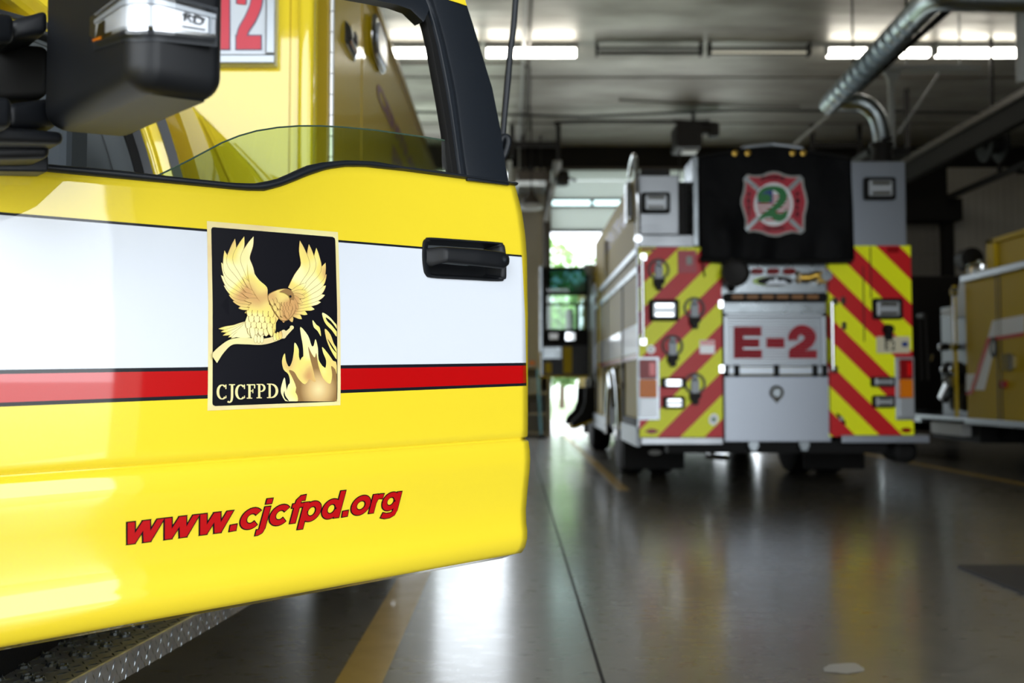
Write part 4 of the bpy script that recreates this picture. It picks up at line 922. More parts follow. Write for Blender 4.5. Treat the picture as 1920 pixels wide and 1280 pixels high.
# ================================================================== AMBULANCE
AO = Vector((-1.9, 2.4, 0))
amb = empty('ambulance', tuple(AO), 'yellow ambulance at left with its driver door swung open toward the camera', 'ambulance')
A_ = lambda p: Vector(p) - AO
def apx(x, y, Y): return atY(x, y, Y) - AO
# ---- door frame of reference: u along the door, v up, n outwards
RP = atY(985, 1035, 2.1); DD = ray(3000, 655).normalized(); UU = (Vector((0, 0, 1)) - DD * DD.z).normalized(); NN = DD.cross(UU)
DM = Matrix(((DD.x, -NN.x, UU.x, RP.x), (DD.y, -NN.y, UU.y, RP.y), (DD.z, -NN.z, UU.z, RP.z), (0, 0, 0, 1)))
def plane(x, y, n):
    d = ray(x, y); t = (n - (CAM - RP).dot(NN)) / d.dot(NN); p = CAM + d * t - RP
    return p.dot(DD), p.dot(UU)
PROF = [(-.02, -.075), (-.006, -.035), (.0, -.012), (.012, -.004), (.03, .0015), (.045, .001), (.062, -.003), (.09, -.005), (.13, -.002), (.17, .004), (.195, .0065), (.215, .006), (.234, .003), (.2385, -.0075), (.243, -.0015), (.27, .0), (.36, .003), (.5, .002), (.62, -.004), (.72, -.013), (.80, -.024)]
def surf(v):
    if v <= .80: return interp(v, PROF)
    return -.024 - .20 * (v - .80)
def dpx(x, y, e=0):
    n = 0
    for _ in range(8): u, v = plane(x, y, n); n = surf(v) + e
    return u, v
def L3(u, v, e=0): return Vector((u, -(surf(v) + e), v))
def dP(x, y, e=0): u, v = dpx(x, y, e); return L3(u, v, e)
UL = dpx(-330, 700)[0]
belt = sorted(dpx(*p) for p in [(-330, 300), (-100, 305), (0, 313), (90, 321), (219, 333), (355, 346), (437, 354), (470, 356.5), (495, 356), (520, 350), (545, 341), (575, 328), (611, 316.5), (646, 311.5), (682, 311.5), (760, 320), (860, 333.5), (966, 347.5), (1010, 353)])
belt_top = sorted(dpx(*p) for p in [(-330, 286), (-100, 292), (0, 299), (94, 307.6), (219, 318.5), (355, 334), (437, 342.5), (478, 343), (520, 335), (545, 324), (575, 310), (607, 303), (646, 300), (699, 302), (752, 311.5), (841, 323), (957, 340), (1010, 347)])
edge = sorted([(plane(976, 1037, -.014)[1], plane(976, 1037, -.014)[0]), (plane(984, 1027, -.005)[1], plane(984, 1027, -.005)[0])] + list((dpx(*p)[1], dpx(*p)[0]) for p in [(988.5, 1006), (988.5, 990), (986.5, 965), (989, 920), (993, 880), (994, 855), (991, 826), (989.5, 815), (989.5, 700), (989, 560), (988, 480), (985, 440), (979, 400), (972, 370), (966, 350)]))
b0 = plane(0, 1213, -.012)[1]; bR = plane(950, 1041, -.012)[1]; uB = (plane(0, 1213, -.012)[0], plane(950, 1041, -.012)[0]); c0 = dpx(0, 893)[1]; cR = dpx(985, 822)[1]; uC = (dpx(0, 893)[0], dpx(985, 822)[0])
def line(u, U, a, b): return a + (b - a) * (u - U[0]) / (U[1] - U[0])
CRE = .2385
def vmap(p, u):
    bt = interp(u, belt)
    if p > .5: return .5 + (bt - .5) * (p - .5) / .3
    s = interp(p, [(-.02, line(u, uB, b0, bR)), (.03, line(u, uB, b0, bR)), (CRE, line(u, uC, c0, cR) - CRE), (.5, 0)])
    return p + s
ps = [-.02, -.006, 0, .006, .012, .02, .03, .0375, .045, .053, .062, .075, .09, .11, .13, .15, .17, .183, .195, .205, .215, .225, .233, .2362, .2385, .2408, .243, .256, .27, .31, .36, .43, .5] + [.5 + .3 * k / 14 for k in range(1, 15)]
ws = [k / 60 for k in range(61)]
rows = []
for p in ps:
    row = []
    for wv in ws:
        u = UL + (0 - UL) * wv; v = vmap(p, u); ue = interp(v, edge); u = UL + (ue - UL) * wv; v = vmap(p, u)
        row.append(Vector((u, -surf(p if p <= .5 else v), v)))
    e = row[-1]
    for du, dn in ((.003, -.003), (.0045, -.009), (.0045, -.03)): row.append(e + Vector((du - .0045, -dn, 0)))
    rows.append(row)
top = [r.copy() for r in rows[-1]]
rows.append([p + Vector((0, .006, .002)) for p in top]); rows.append([p + Vector((0, .035, .0)) for p in top])
B = MB(); B.grid(rows)
# ---- livery: yellow, white band, red band, black pin lines (pattern in the panel's own coordinates)
dm = mat('door_livery', YEL, .35, coat=1, spec=.1); nt = dm.node_tree; b = nt.nodes['Principled BSDF']
tc = nt.nodes.new('ShaderNodeTexCoord'); sp = nt.nodes.new('ShaderNodeSeparateXYZ'); nt.links.new(tc.outputs['Object'], sp.inputs[0])
def dist(pa, pb):
    (u0, v0), (u1, v1) = dpx(*pa), dpx(*pb); k = (v1 - v0) / (u1 - u0)
    return mathn(nt, 'SUBTRACT', mathn(nt, 'SUBTRACT', sp.outputs[2], mathn(nt, 'MULTIPLY', sp.outputs[0], k)), v0 - k * u0)
l1, l2, l3 = dist((0, 400), (955, 478)), dist((0, 697), (985, 682.5)), dist((0, 758.5), (985, 720.5))
inx = mathn(nt, 'LESS_THAN', sp.outputs[0], dpx(985.5, 640)[0])
def AND(a, b_): return mathn(nt, 'MULTIPLY', a, b_)
lt = lambda a, t: mathn(nt, 'LESS_THAN', a, t); gt = lambda a, t: mathn(nt, 'GREATER_THAN', a, t)
white = AND(AND(lt(l1, 0), gt(l2, 0)), inx); red = AND(AND(lt(l2, 0), gt(l3, 0)), inx)
blk = mathn(nt, 'MAXIMUM', mathn(nt, 'MAXIMUM', lt(mathn(nt, 'ABSOLUTE', l1), .0021), lt(mathn(nt, 'ABSOLUTE', l2), .0030)), lt(mathn(nt, 'ABSOLUTE', l3), .0030)); blk = AND(blk, inx)
c = mixc(nt, white, YEL, (.66, .70, .77)); c = mixc(nt, red, c, (.46, .002, .003)); c = mixc(nt, blk, c, (.008, .009, .014))
nt.links.new(c, b.inputs['Base Color'])
nt.links.new(mathn(nt, 'SUBTRACT', 1.0, mathn(nt, 'MULTIPLY', mathn(nt, 'MAXIMUM', white, blk), .55)), b.inputs['Coat Weight'])
door = B.build('front_door', dm, amb, smooth=180, matrix=Matrix.Translation(-AO) @ DM)
lab(door, 'open driver door with white and red stripes, emblem and web address')
# ---- recess for the handle, cut through the skin
hb = [(791, 480), (792, 455), (797, 447.5), (806, 445), (860, 448.5), (934, 454), (942, 457.5), (946.5, 468), (948.5, 517), (944, 524), (934, 527.5), (860, 524), (808, 521), (797, 515), (793, 503)]
HB = [dpx(*p) for p in hb]; um, vm = sum(p[0] for p in HB) / len(HB), sum(p[1] for p in HB) / len(HB)
def hsc(f_, P=HB): return [(um + (u - um) * f_, vm + (v - vm) * f_) for u, v in P]
bm = bmesh.new(); bm.from_mesh(door.data)
HO = [(p.x, p.y) for p in smooth_pts([(a, b_, 0) for a, b_ in hsc(.93)], 2, True)]; HO = HB and hsc(.93)
ux = [p[0] for p in HO]; vx = [p[1] for p in HO]
def near_(f_): c_ = f_.calc_center_median(); return min(ux) - .03 < c_.x < max(ux) + .03 and min(vx) - .03 < c_.z < max(vx) + .03 and f_.normal.y < -.3 or (min(ux) - .03 < c_.x < max(ux) + .03 and min(vx) - .03 < c_.z < max(vx) + .03)
for (a0, b0_), (a1, b1_) in zip(HO, HO[1:] + HO[:1]):
    g_ = [f_ for f_ in bm.faces if near_(f_)]; es = list({e for f_ in g_ for e in f_.edges}); vv = list({v for f_ in g_ for v in f_.verts})
    bmesh.ops.bisect_plane(bm, geom=g_ + es + vv, plane_co=(a0, 0, b0_), plane_no=(b1_ - b0_, 0, -(a1 - a0)), dist=1e-6)
def inside(c_):
    s_ = [(a1 - a0) * (c_.z - b0_) - (b1_ - b0_) * (c_.x - a0) for (a0, b0_), (a1, b1_) in zip(HO, HO[1:] + HO[:1])]
    return all(q > 0 for q in s_) or all(q < 0 for q in s_)
kill = [f_ for f_ in bm.faces if near_(f_) and inside(f_.calc_center_median())]
bmesh.ops.delete(bm, geom=kill, context='FACES'); bm.to_mesh(door.data); bm.free()
B = MB(); ring = [(hsc(1.0), .0008), (hsc(.985), .004), (hsc(.90), .004), (hsc(.86), .0)]
n = len(HB); Hs = [[(p.x, p.y) for p in smooth_pts([(a, b_, 0) for a, b_ in P], 4, True)] for P, _ in ring]
R_ = [[L3(a, b_, e) for a, b_ in P] + [L3(P[0][0], P[0][1], e)] for P, (_, e) in zip(Hs, ring)]
inner = [Vector((p.x, p.y + .032, p.z)) for p in R_[-1]]; cu = Vector((um, 0, vm)); inner = [Vector((cu.x + (p.x - cu.x) * .88, p.y, cu.z + (p.z - cu.z) * .82)) for p in inner]
B.grid(R_ + [inner]); B.face(inner[:-1])
B.build('handle_bezel', 'blackplastic', door, smooth=50)
# grip
top_l = [(799, 465), (830, 462), (870, 464.5), (910, 467.5), (944, 472), (951, 474), (954, 479)]
bot_l = [(799, 494), (808, 501), (822, 495), (838, 492), (870, 495), (910, 499), (944, 503), (951, 503), (954, 497)]
B = MB(); N_ = 26; gr = []
for i in range(N_ + 1):
    x = 799 + (954 - 799) * i / N_; yt = interp(x, top_l); yb = interp(x, bot_l)
    e = interp(x, [(799, .004), (812, .012), (835, .030), (900, .036), (935, .036), (950, .034), (954, .028)])
    t_ = .010; row = []
    for f_, dn in ((0, -t_), (.0, -.002), (.06, 0), (.3, .002), (.7, .002), (.92, 0), (1, -.003), (1, -t_), (.5, -t_ - .002)):
        row.append(dP(x, yt + (yb - yt) * f_, e * .6 + dn)) if False else row.append((lambda q: L3(q[0], q[1], e + dn))(dpx(x, yt + (yb - yt) * f_, e)))
    row.append(row[0]); gr.append(row)
B.grid(gr); B.face(gr[0][:-1]); B.face(gr[-1][:-1]); B.build('door_handle', 'blackplastic', door, smooth=60)
B = MB(); k0 = dpx(944.5, 486, .037); KC = L3(k0[0], k0[1], .0375)
B.lathe([(.0035, 0), (.0042, -.0018), (.0066, -.0018), (.0068, 0)], KC, 'y', 20); o = B.build('lock_rim', 'blacktrim', door)
B = MB(); B.lathe([(.0005, -.0005), (.0038, -.0005), (.0038, .001), (.0005, .001)], KC, 'y', 16); B.build('lock_cylinder', 'steel', door)
# ---- belt moulding, inner trim, window frame, glass
B = MB(); us_ = [UL + (interp(belt[-1][0], belt) * 0 + dpx(964, 347)[0] + .004 - UL) * k / 80 for k in range(81)]
B.grid([[Vector((u, -(surf(interp(u, belt)) + e), interp(u, belt) + (interp(u, belt_top) - interp(u, belt)) * f_)) for u in us_] for f_, e in ((-.12, .0005), (.0, .005), (.25, .009), (.6, .009), (.9, .004), (1, -.008), (.9, -.03))])
B.build('belt_moulding', 'blacktrim', door, smooth=60)
B = MB(); P = []
for k in range(21): u = UL + (-.03 - UL) * k / 20; P.append((u, interp(u, belt) - .02))
P += [(-.02, .60), (-.02, .03), (UL, .05)]
B.prism(P, lambda a, b_, k: (a, .035 + .07 * k, b_)); B.build('inner_trim', 'interior', door)
def strip(name, Lp, Rp, e, th, m_, parent=door):
    """plate between two picture-derived edges on the leaning window plane"""
    B = MB(); Lq = [dpx(*p, e) for p in Lp]; Rq = [dpx(*p, e) for p in Rp]; rows = []
    for (a, b_), (c_, d_) in zip(Lq, Rq):
        p, q = L3(a, b_, e), L3(c_, d_, e); rows.append([p + Vector((0, th, 0)), p, p.lerp(q, .06) + Vector((0, -.0015, 0)), p.lerp(q, .94) + Vector((0, -.0015, 0)), q, q + Vector((0, th, 0)), p + Vector((0, th, 0))])
    B.grid(rows); B.face(rows[0][:-1]); B.face(rows[-1][:-1]); return B.build(name, m_, parent, smooth=45)
yy = [-240, -120, -50, 0, 40, 82, 126, 165, 205, 246, 290, 325, 345]
outer = [(790, -240), (845, -120), (864, -50), (872, 0), (885, 40), (898, 82), (911, 126), (923, 165), (931, 205), (939, 246), (945, 290), (951, 330), (955, 347)]
inn = [(735, -240), (775, -120), (798, -50), (812, 0), (824, 40), (835, 82), (845, 126), (853, 165), (859, 205), (864, 246), (870, 290), (875, 325), (877, 338)]
strip('window_pillar', inn, outer, .006, .03, 'blacktrim')
chan = [(695, -200), (745, -80), (770, -10), (790, 20), (799, 45), (808, 82), (816, 126), (824, 170), (831, 210), (837, 246), (843, 290), (848, 325), (850, 338)]
chm = [(a[0] * .45 + b_[0] * .55, a[1] * .5 + b_[1] * .5) for a, b_ in zip(chan, inn)]
strip('glass_channel', chan, chm, -.012, .02, 'rubber'); strip('channel_lip', chm, [(a + 1, b_) for a, b_ in inn], -.003, .02, 'blacktrim')
hd_b = [(-300, -170), (100, -110), (350, -62), (560, -25), (660, -8), (699, -1), (742, 8), (770, 18), (794, 41)]
hd_t = [(-300, -300), (100, -230), (350, -180), (560, -130), (660, -100), (720, -90), (780, -60), (800, -30), (812, 0)]
strip('window_header', hd_b, hd_t, -.004, .03, 'blacktrim')
B = MB(); P = [dP(x, y, .010) for x, y in ((838, -12), (868, -14), (875.6, 11), (858, 5), (841.5, 0))]; B.face(P); B.face([p + Vector((0, .01, 0)) for p in P]); B.build('roof_cap', 'yellow', door)
ge = [(285, 335), (298, 328), (325, 315), (355, 300), (385, 284), (415, 268), (447, 255), (480, 245.5), (520, 239), (560, 236), (600, 236), (640, 238), (700, 243.5), (790, 256), (863, 268)]
B = MB(); G1 = [dP(x, y, -.022) for x, y in ge]; G2 = [Vector((p.x, p.y - .0 + (surf(.7) - surf(.7)), min(p.z, interp(p.x, belt)) - .05)) for p in G1]
for q in G2: q.y = -(surf(.78) - .022)
B.grid([G2, G1]); B.build('window_glass', 'glass', door)
MB().tube(G1, .0016, 6).build('glass_edge', mat('glass_rim', (.05, .085, .06), .25), door)
# ---- fire-district emblem
def em(a, b_, e=.001): u, v = dpx(370 + a / 3.37, 400 + b_ / 3.368, e); return tuple(L3(u, v, e))
gm = mat('gold_vinyl', (.86, .76, .32), .3, coat=.5); nt = gm.node_tree; b = nt.nodes['Principled BSDF']
tc = nt.nodes.new('ShaderNodeTexCoord'); nn_ = nt.nodes.new('ShaderNodeTexNoise'); nn_.inputs['Scale'].default_value = 17; nn_.inputs['Detail'].default_value = 1; nt.links.new(tc.outputs['Object'], nn_.inputs[0])
cr = nt.nodes.new('ShaderNodeValToRGB'); nt.links.new(nn_.outputs['Fac'], cr.inputs[0]); e_ = cr.color_ramp.elements
e_[0].position = .30; e_[0].color = (.62, .34, .12, 1); e_[1].position = .50; e_[1].color = (.87, .72, .18, 1); x_ = e_.new(.64); x_.color = (.90, .84, .42, 1); x_ = e_.new(.40); x_.color = (.80, .60, .18, 1)
nt.links.new(cr.outputs[0], b.inputs['Base Color'])
gpm = mat('pale_gold_vinyl', (.80, .76, .34), .3, coat=.5, vary=(9, .8, (.72, .50, .28)))
gdk = mat('gold_outline', (.28, .15, .04), .4)
def follow(o_, cuts=2):
    bm = bmesh.new(); bm.from_mesh(o_.data)
    for v in bm.verts: v.co.y += surf(v.co.z)
    for _ in range(cuts):
        bmesh.ops.triangulate(bm, faces=bm.faces[:])
        bmesh.ops.subdivide_edges(bm, edges=[e for e in bm.edges if e.calc_length() > .018], cuts=3)
    bmesh.ops.triangulate(bm, faces=bm.faces[:])
    for v in bm.verts: v.co.y -= surf(v.co.z)
    bm.to_mesh(o_.data); bm.free(); return o_
B = MB(); add_poly(B, [(60, 48), (888, 118), (904, 1210), (64, 1245)], lambda a, b_: em(a, b_, .0006)); follow(B.build('emblem_plate', gpm, door, fix=False))
B = MB(); fld = [(88, 100), (95, 88), (108, 87), (855, 148), (868, 156), (872, 172), (884, 1170), (880, 1184), (866, 1188), (112, 1216), (98, 1208), (95, 1195)]
add_poly(B, fld, lambda a, b_: em(a, b_, .0010)); follow(B.build('emblem_field', 'black', door, fix=False))
E1 = MB(); lay = [.0014]
def feather(root, mid, tip, w_, out_=4):
    for ext, mi in ((out_, 1), (0, 0)):
        lay[0] += .000035; e = lay[0]
        add_ribbon(E1, [(*root, w_ * .8 + ext), (root[0] * .5 + mid[0] * .5, root[1] * .5 + mid[1] * .5, w_ + ext), (*mid, w_ * .95 + ext), (mid[0] * .4 + tip[0] * .6, mid[1] * .4 + tip[1] * .6, w_ * .62 + ext), (*tip, 1 + ext * .3)], lambda a, b_, e=e: em(a, b_, e), mi, 4)
def shape(P, mi=0, sm=3):
    lay[0] += .00004; e = lay[0]; add_poly(E1, P, lambda a, b_: em(a, b_, e), mi, sm)
lt_ = [(355, 146), (296, 146), (238, 160), (172, 235), (152, 310), (150, 390), (168, 455), (200, 515), (225, 555), (260, 598), (300, 628)]
lr_ = [(345, 420), (330, 440), (320, 455), (315, 480), (320, 505), (330, 525), (345, 545), (355, 560), (370, 575), (385, 585), (400, 595)]
lm_ = [(302, 280), (252, 285), (212, 305), (195, 365), (205, 425), (215, 470), (238, 512), (262, 545), (290, 572), (315, 592), (345, 612)]
lw_ = [60, 60, 56, 54, 50, 46, 42, 40, 38, 36, 32]
for a in list(zip(lr_, lm_, lt_, lw_))[::-1]: feather(*a)
rt_ = [(648, 172), (705, 195), (752, 218), (810, 312), (816, 385), (812, 455), (806, 515), (780, 560), (740, 605), (695, 638), (660, 666), (600, 686), (545, 690)]
rr_ = [(595, 480), (620, 480), (640, 490), (650, 505), (655, 525), (655, 545), (645, 565), (630, 585), (610, 600), (590, 612), (575, 620), (555, 630), (540, 630)]
rm_ = [(682, 330), (722, 335), (758, 355), (775, 405), (772, 450), (765, 498), (748, 535), (722, 565), (688, 595), (655, 620), (628, 642), (590, 660), (545, 665)]
for a in list(zip(rr_, rm_, rt_, [60, 56, 52, 50, 46, 44, 42, 40, 38, 36, 34, 30, 26]))[::-1]: feather(*a)
for tp_, w_ in (((285, 400), 36), ((275, 455), 36), ((282, 500), 34), ((295, 545), 32), ((318, 590), 30), ((345, 440), 34)): feather((430, 560), ((tp_[0] + 430) / 2 - 8, (tp_[1] + 555) / 2), tp_, w_)
for tp_, w_ in (((690, 440), 38), ((690, 490), 36), ((682, 530), 34), ((664, 572), 32), ((638, 606), 30)): feather((580, 520), ((tp_[0] + 580) / 2 + 4, (tp_[1] + 520) / 2 - 4), tp_, w_)
for tp_ in ((135, 728), (150, 748), (162, 770), (196, 782), (214, 788)): feather((330, 690), ((tp_[0] + 330) / 2, (tp_[1] + 700) / 2 + 6), tp_, 32)
shape([(318, 322), (345, 357), (390, 420), (440, 466), (444, 520), (455, 570), (420, 580), (370, 520), (330, 440)])
shape([(345, 560), (300, 690), (235, 770), (300, 785), (400, 775), (455, 765), (492, 745), (497, 690), (512, 655), (470, 590), (420, 555)], 0)
shape([(443, 522), (490, 488), (545, 474), (590, 484), (612, 520), (606, 560), (625, 590), (600, 650), (555, 680), (515, 665), (470, 600)], 1)
shape([(448, 524), (492, 491), (545, 477), (588, 487), (609, 520), (603, 556), (622, 590), (598, 646), (555, 675), (518, 660), (474, 598)], 0)
for r_ in range(4):
    for k in range(5):
        x = 330 + k * 34 + (r_ % 2) * 16 - r_ * 4; y = 610 + r_ * 38 + k * 2; feather((x, y), (x, y + 20), (x - 2, y + 46), 34, 7)
for r_ in range(3):
    for k in range(4): x = 545 + k * 17 - r_ * 8; y = 560 + r_ * 26; feather((x, y), (x, y + 14), (x + 2, y + 34), 24, 7)
for x, y in ((500, 560), (518, 590), (540, 640), (500, 610), (480, 570), (575, 650), (520, 640)): feather((x - 14, y - 26), (x - 8, y - 8), (x, y + 16), 22, 6)
shape([(520, 495), (555, 478), (590, 486), (612, 520), (604, 556), (590, 545), (580, 520), (550, 500)], 1)
shape([(596, 545), (612, 556), (614, 585), (604, 598), (598, 575), (588, 560)], 0); lay[0] += .00005
disc(E1, (588, 524), 8, lambda a, b_, e=lay[0]: em(a, b_, e), 2, 10)
feather((345, 720), (350, 760), (352, 792), 30); feather((455, 715), (460, 740), (470, 775), 30)
lay[0] += .00005; add_ribbon(E1, [(99, 925, 64), (150, 862, 48), (215, 812, 36), (300, 805, 42), (400, 810, 38), (470, 798, 34), (540, 770, 32), (575, 745, 22), (600, 720, 18)], lambda a, b_, e=lay[0]: em(max(a, 93 + b_ * .004), b_, e), 3, 6)
lay[0] += .00005; disc(E1, (597, 720), 13, lambda a, b_, e=lay[0]: em(a, b_, e), 3); disc(E1, (545, 762), 20, lambda a, b_, e=lay[0]: em(a, b_, e), 3, ry=28)
for x, y in ((368, 792), (388, 794), (408, 793), (490, 778), (508, 774), (526, 768)):
    lay[0] += .00004; disc(E1, (x, y), 12, lambda a, b_, e=lay[0]: em(a, b_, e), 1, ry=27); lay[0] += .00003; disc(E1, (x, y), 10, lambda a, b_, e=lay[0]: em(a, b_, e), 0, ry=25)
follow(E1.build('eagle_figure', [gm, gdk, M['black'], gpm], door, fix=False), 1)
F1 = MB(); F_ = lambda e: (lambda a, b_: em(min(a, 881), min(b_, 1186), e))
add_poly(F1, [(632, 1195), (570, 1195), (535, 1150), (528, 1105), (550, 1035), (560, 1085), (568, 1120), (585, 1065), (575, 1015), (545, 985), (535, 930), (552, 883), (560, 930), (580, 968), (600, 930), (610, 870), (615, 815), (640, 855), (642, 905), (662, 950), (670, 900), (666, 830), (655, 770), (652, 716), (700, 772), (722, 835), (736, 832), (747, 793), (762, 850), (766, 920), (790, 962), (808, 978), (814, 930), (795, 880), (790, 843), (830, 890), (858, 930), (882, 960), (882, 1190)], F_(.0013), 0, 3)
add_poly(F1, [(632, 1190), (625, 1100), (600, 1035), (578, 990), (612, 1000), (640, 1045), (680, 1078), (715, 1040), (742, 1062), (735, 1000), (712, 910), (700, 840), (720, 880), (742, 910), (752, 880), (765, 960), (795, 1040), (838, 1075), (852, 1020), (846, 962), (882, 1015), (882, 1190)], F_(.0015), 1, 3)
add_poly(F1, [(632, 1150), (600, 1100), (580, 1075), (565, 1130), (600, 1180), (632, 1190)], F_(.0018), 0, 3)
add_poly(F1, [(642, 960), (690, 1030), (742, 1064), (744, 1040), (700, 960), (672, 900)], F_(.0018), 0, 3)
add_poly(F1, [(766, 930), (790, 1020), (838, 1076), (846, 1030), (820, 985), (790, 962)], F_(.0018), 0, 3)
for P in ([(790, 626), (832, 650), (868, 690), (882, 712), (882, 778), (850, 738), (815, 702), (797, 668)], [(806, 728), (840, 762), (862, 820), (882, 856), (882, 922), (848, 872), (825, 822), (812, 780)], [(728, 673), (752, 702), (774, 722), (781, 776), (760, 742), (735, 716)]): add_poly(F1, P, F_(.0013), 0, 3)
add_poly(F1, [(812, 656), (845, 680), (882, 730), (882, 745), (848, 705), (822, 680)], F_(.0017), 6, 3); add_poly(F1, [(822, 790), (850, 830), (880, 880), (852, 850)], F_(.0017), 6, 3)
add_poly(F1, [(550, 1120), (556, 1150), (580, 1185), (556, 1172), (545, 1145)], F_(.0017), 6, 3)
tones = [mat('ember_%d' % k, c_, .4, coat=.4) for k, c_ in enumerate(((.22, .12, .035), (.40, .24, .08), (.55, .36, .13), (.68, .50, .20), (.80, .66, .30)))]
em_ = tones[0]; nt = em_.node_tree; b = nt.nodes['Principled BSDF']; tc = nt.nodes.new('ShaderNodeTexCoord'); vd = nt.nodes.new('ShaderNodeVectorMath'); vd.operation = 'DISTANCE'
nt.links.new(tc.outputs['Object'], vd.inputs[0]); vd.inputs[1].default_value = em(765, 1110); cr = nt.nodes.new('ShaderNodeValToRGB'); rad = (Vector(em(880, 1110)) - Vector(em(765, 1110))).length
nt.links.new(mathn(nt, 'DIVIDE', vd.outputs['Value'], rad), cr.inputs[0]); e_ = cr.color_ramp.elements; e_[0].position = 0; e_[0].color = (.84, .70, .34, 1); e_[1].position = 1.05 if False else 1.0; e_[1].color = (.26, .14, .04, 1); x_ = e_.new(.5); x_.color = (.66, .44, .18, 1)
nt.links.new(cr.outputs[0], b.inputs['Base Color'])
follow(F1.build('flame_figure', [gm, tones[0]] + tones[1:] + [M['black']], door, fix=False))
T1 = MB(); Tf = lambda a, b_: em(a, b_, .0016)
def arc(cx_, cy_, rx, ry, a0, a1, w0, w1, k=12):
    out_ = []
    for i in range(k + 1):
        a = math.radians(a0 + (a1 - a0) * i / k); t_ = abs(math.cos(a)); out_.append((cx_ + rx * math.cos(a), cy_ - ry * math.sin(a), w0 + (w1 - w0) * t_))
    return out_
def rect(x0, x1, y0, y1): T1.face([Tf(x0, y0), Tf(x1, y0), Tf(x1, y1), Tf(x0, y1)])
for cx_, x1 in ((157, 185), (274, 302)):
    add_ribbon(T1, arc(cx_, 1127, 27, 44, 48, 312, 6, 17), Tf, 0, 2); rect(x1 - 8, x1 - 1, 1080, 1108)
    rect(x1 - 7, x1 - 1, 1150, 1166)
rect(212, 227, 1082, 1165); rect(200, 238, 1078, 1084); add_ribbon(T1, [(219, 1160, 15), (215, 1182, 13), (203, 1192, 9), (192, 1186, 12)], Tf, 0, 4)
rect(322, 337, 1080, 1168); rect(312, 366, 1078, 1085); rect(312, 347, 1163, 1169); rect(358, 366, 1080, 1104); rect(335, 354, 1117, 1124); rect(348, 354, 1108, 1134)
rect(384, 398, 1078, 1167); rect(374, 404, 1076, 1082); rect(374, 408, 1161, 1167); add_ribbon(T1, arc(402, 1101, 22, 22, 90, -90, 6, 14), Tf, 0, 2); rect(396, 404, 1076, 1082); rect(396, 404, 1119, 1126)
rect(450, 464, 1076, 1166); rect(440, 470, 1074, 1080); rect(440, 470, 1160, 1166); add_ribbon(T1, arc(466, 1120, 37, 42, 90, -90, 6, 17), Tf, 0, 2)
T1.build('emblem_lettering', gpm, door, fix=False)
# ---- web address
ua, va = dpx(237, 1020); ub, vb = dpx(750, 951); vr = dpx(700, 961)[1]
XH = .0335
def ell(cx_, cy_, rx, ry, a0, a1, k=20): return [(cx_ + rx * math.cos(math.radians(a0 + (a1 - a0) * i / k)), cy_ + ry * math.sin(math.radians(a0 + (a1 - a0) * i / k))) for i in range(k + 1)]
GL = {  # strokes: (points, width); advance
 'c': ([(ell(.50, .5, .36, .385, 42, 318), .27)], .98), 'o': ([(ell(.52, .5, .38, .385, 0, 180), .27), (ell(.52, .5, .38, .385, 180, 360), .27)], 1.06),
 'j': ([([(.17, 1.0), (.17, -.08), (.13, -.20), (.02, -.25), (-.08, -.25)], .27), ([(.17, 1.16), (.17, 1.40)], .28)], .40),
 'f': ([([(.26, 0), (.26, .95), (.28, 1.14), (.38, 1.26), (.58, 1.27)], .27), ([(.02, .89), (.58, .89)], .20)], .56),
 'p': ([([(.16, 1.0), (.16, -.36)], .27), (ell(.54, .5, .34, .385, -170, 0), .26), (ell(.54, .5, .34, .385, 0, 170), .26)], 1.06),
 'd': ([([(.90, 0), (.90, 1.40)], .27), (ell(.50, .5, .34, .385, 10, 180), .26), (ell(.50, .5, .34, .385, 180, 350), .26)], 1.15),
 'g': ([([(.90, 1.0), (.90, -.02), (.84, -.18), (.66, -.26), (.40, -.27), (.18, -.20)], .26), (ell(.50, .52, .34, .37, 10, 180), .26), (ell(.50, .52, .34, .37, 180, 350), .26)], 1.08),
 'r': ([([(.16, 0), (.16, 1.0)], .27), ([(.18, .55), (.26, .80), (.42, .88), (.62, .86)], .25)], .64), '.': ([([(.20, 0), (.18, .29)], .29)], .44)}
def web(B, g, e):
    X = 0; n_ = [0]
    tot = sum(1.50 if c == 'w' else GL[c][1] for c in 'www.cjcfpd.org') - .08
    def P(x, y):
        u = ua + (ub - ua) * (x + .21 * y - .22) / tot; return L3(u, va + (vr - va) * (u - ua) / (ub - ua) + y * XH, e + .000012 * n_[0])
    for c in 'www.cjcfpd.org':
        if c == 'w':
            for xt, xb in ((0, .25), (.61, .25), (.61, .88), (1.19, .88)):
                n_[0] += 1; k = g * 1.15; sl = (xb - xt); B.face([P(X + xt - k - sl * g, 1 + g), P(X + xt + .29 + k - sl * g, 1 + g), P(X + xb + .29 + k + sl * g, -g), P(X + xb - k + sl * g, -g)])
            X += 1.50; continue
        for pts, w_ in GL[c][0]:
            n_[0] += 1; q = [Vector(p) for p in pts]
            a = (q[0] - q[1]).normalized() * g; b_ = (q[-1] - q[-2]).normalized() * g; q = [q[0] + a] + q + [q[-1] + b_]
            Lq, Rq = [], []
            for i_, p in enumerate(q):
                d_ = (q[min(i_ + 1, len(q) - 1)] - q[max(i_ - 1, 0)]).normalized(); nn2 = Vector((-d_.y, d_.x)) * (w_ / 2 + g); Lq.append(p + nn2); Rq.append(p - nn2)
            B.add([P(X + p.x, p.y) for p in Lq + Rq], [(i_, i_ + 1, len(q) + i_ + 1, len(q) + i_) for i_ in range(len(q) - 1)])
        X += GL[c][1]
B = MB(); web(B, .045, .0007); B.build('web_address_outline', 'black', door, fix=False)
B = MB(); web(B, -.003, .0016); B.build('web_address', mat('web_red', (.44, .002, .004), .35, coat=.4, spec=.2), door, fix=False)
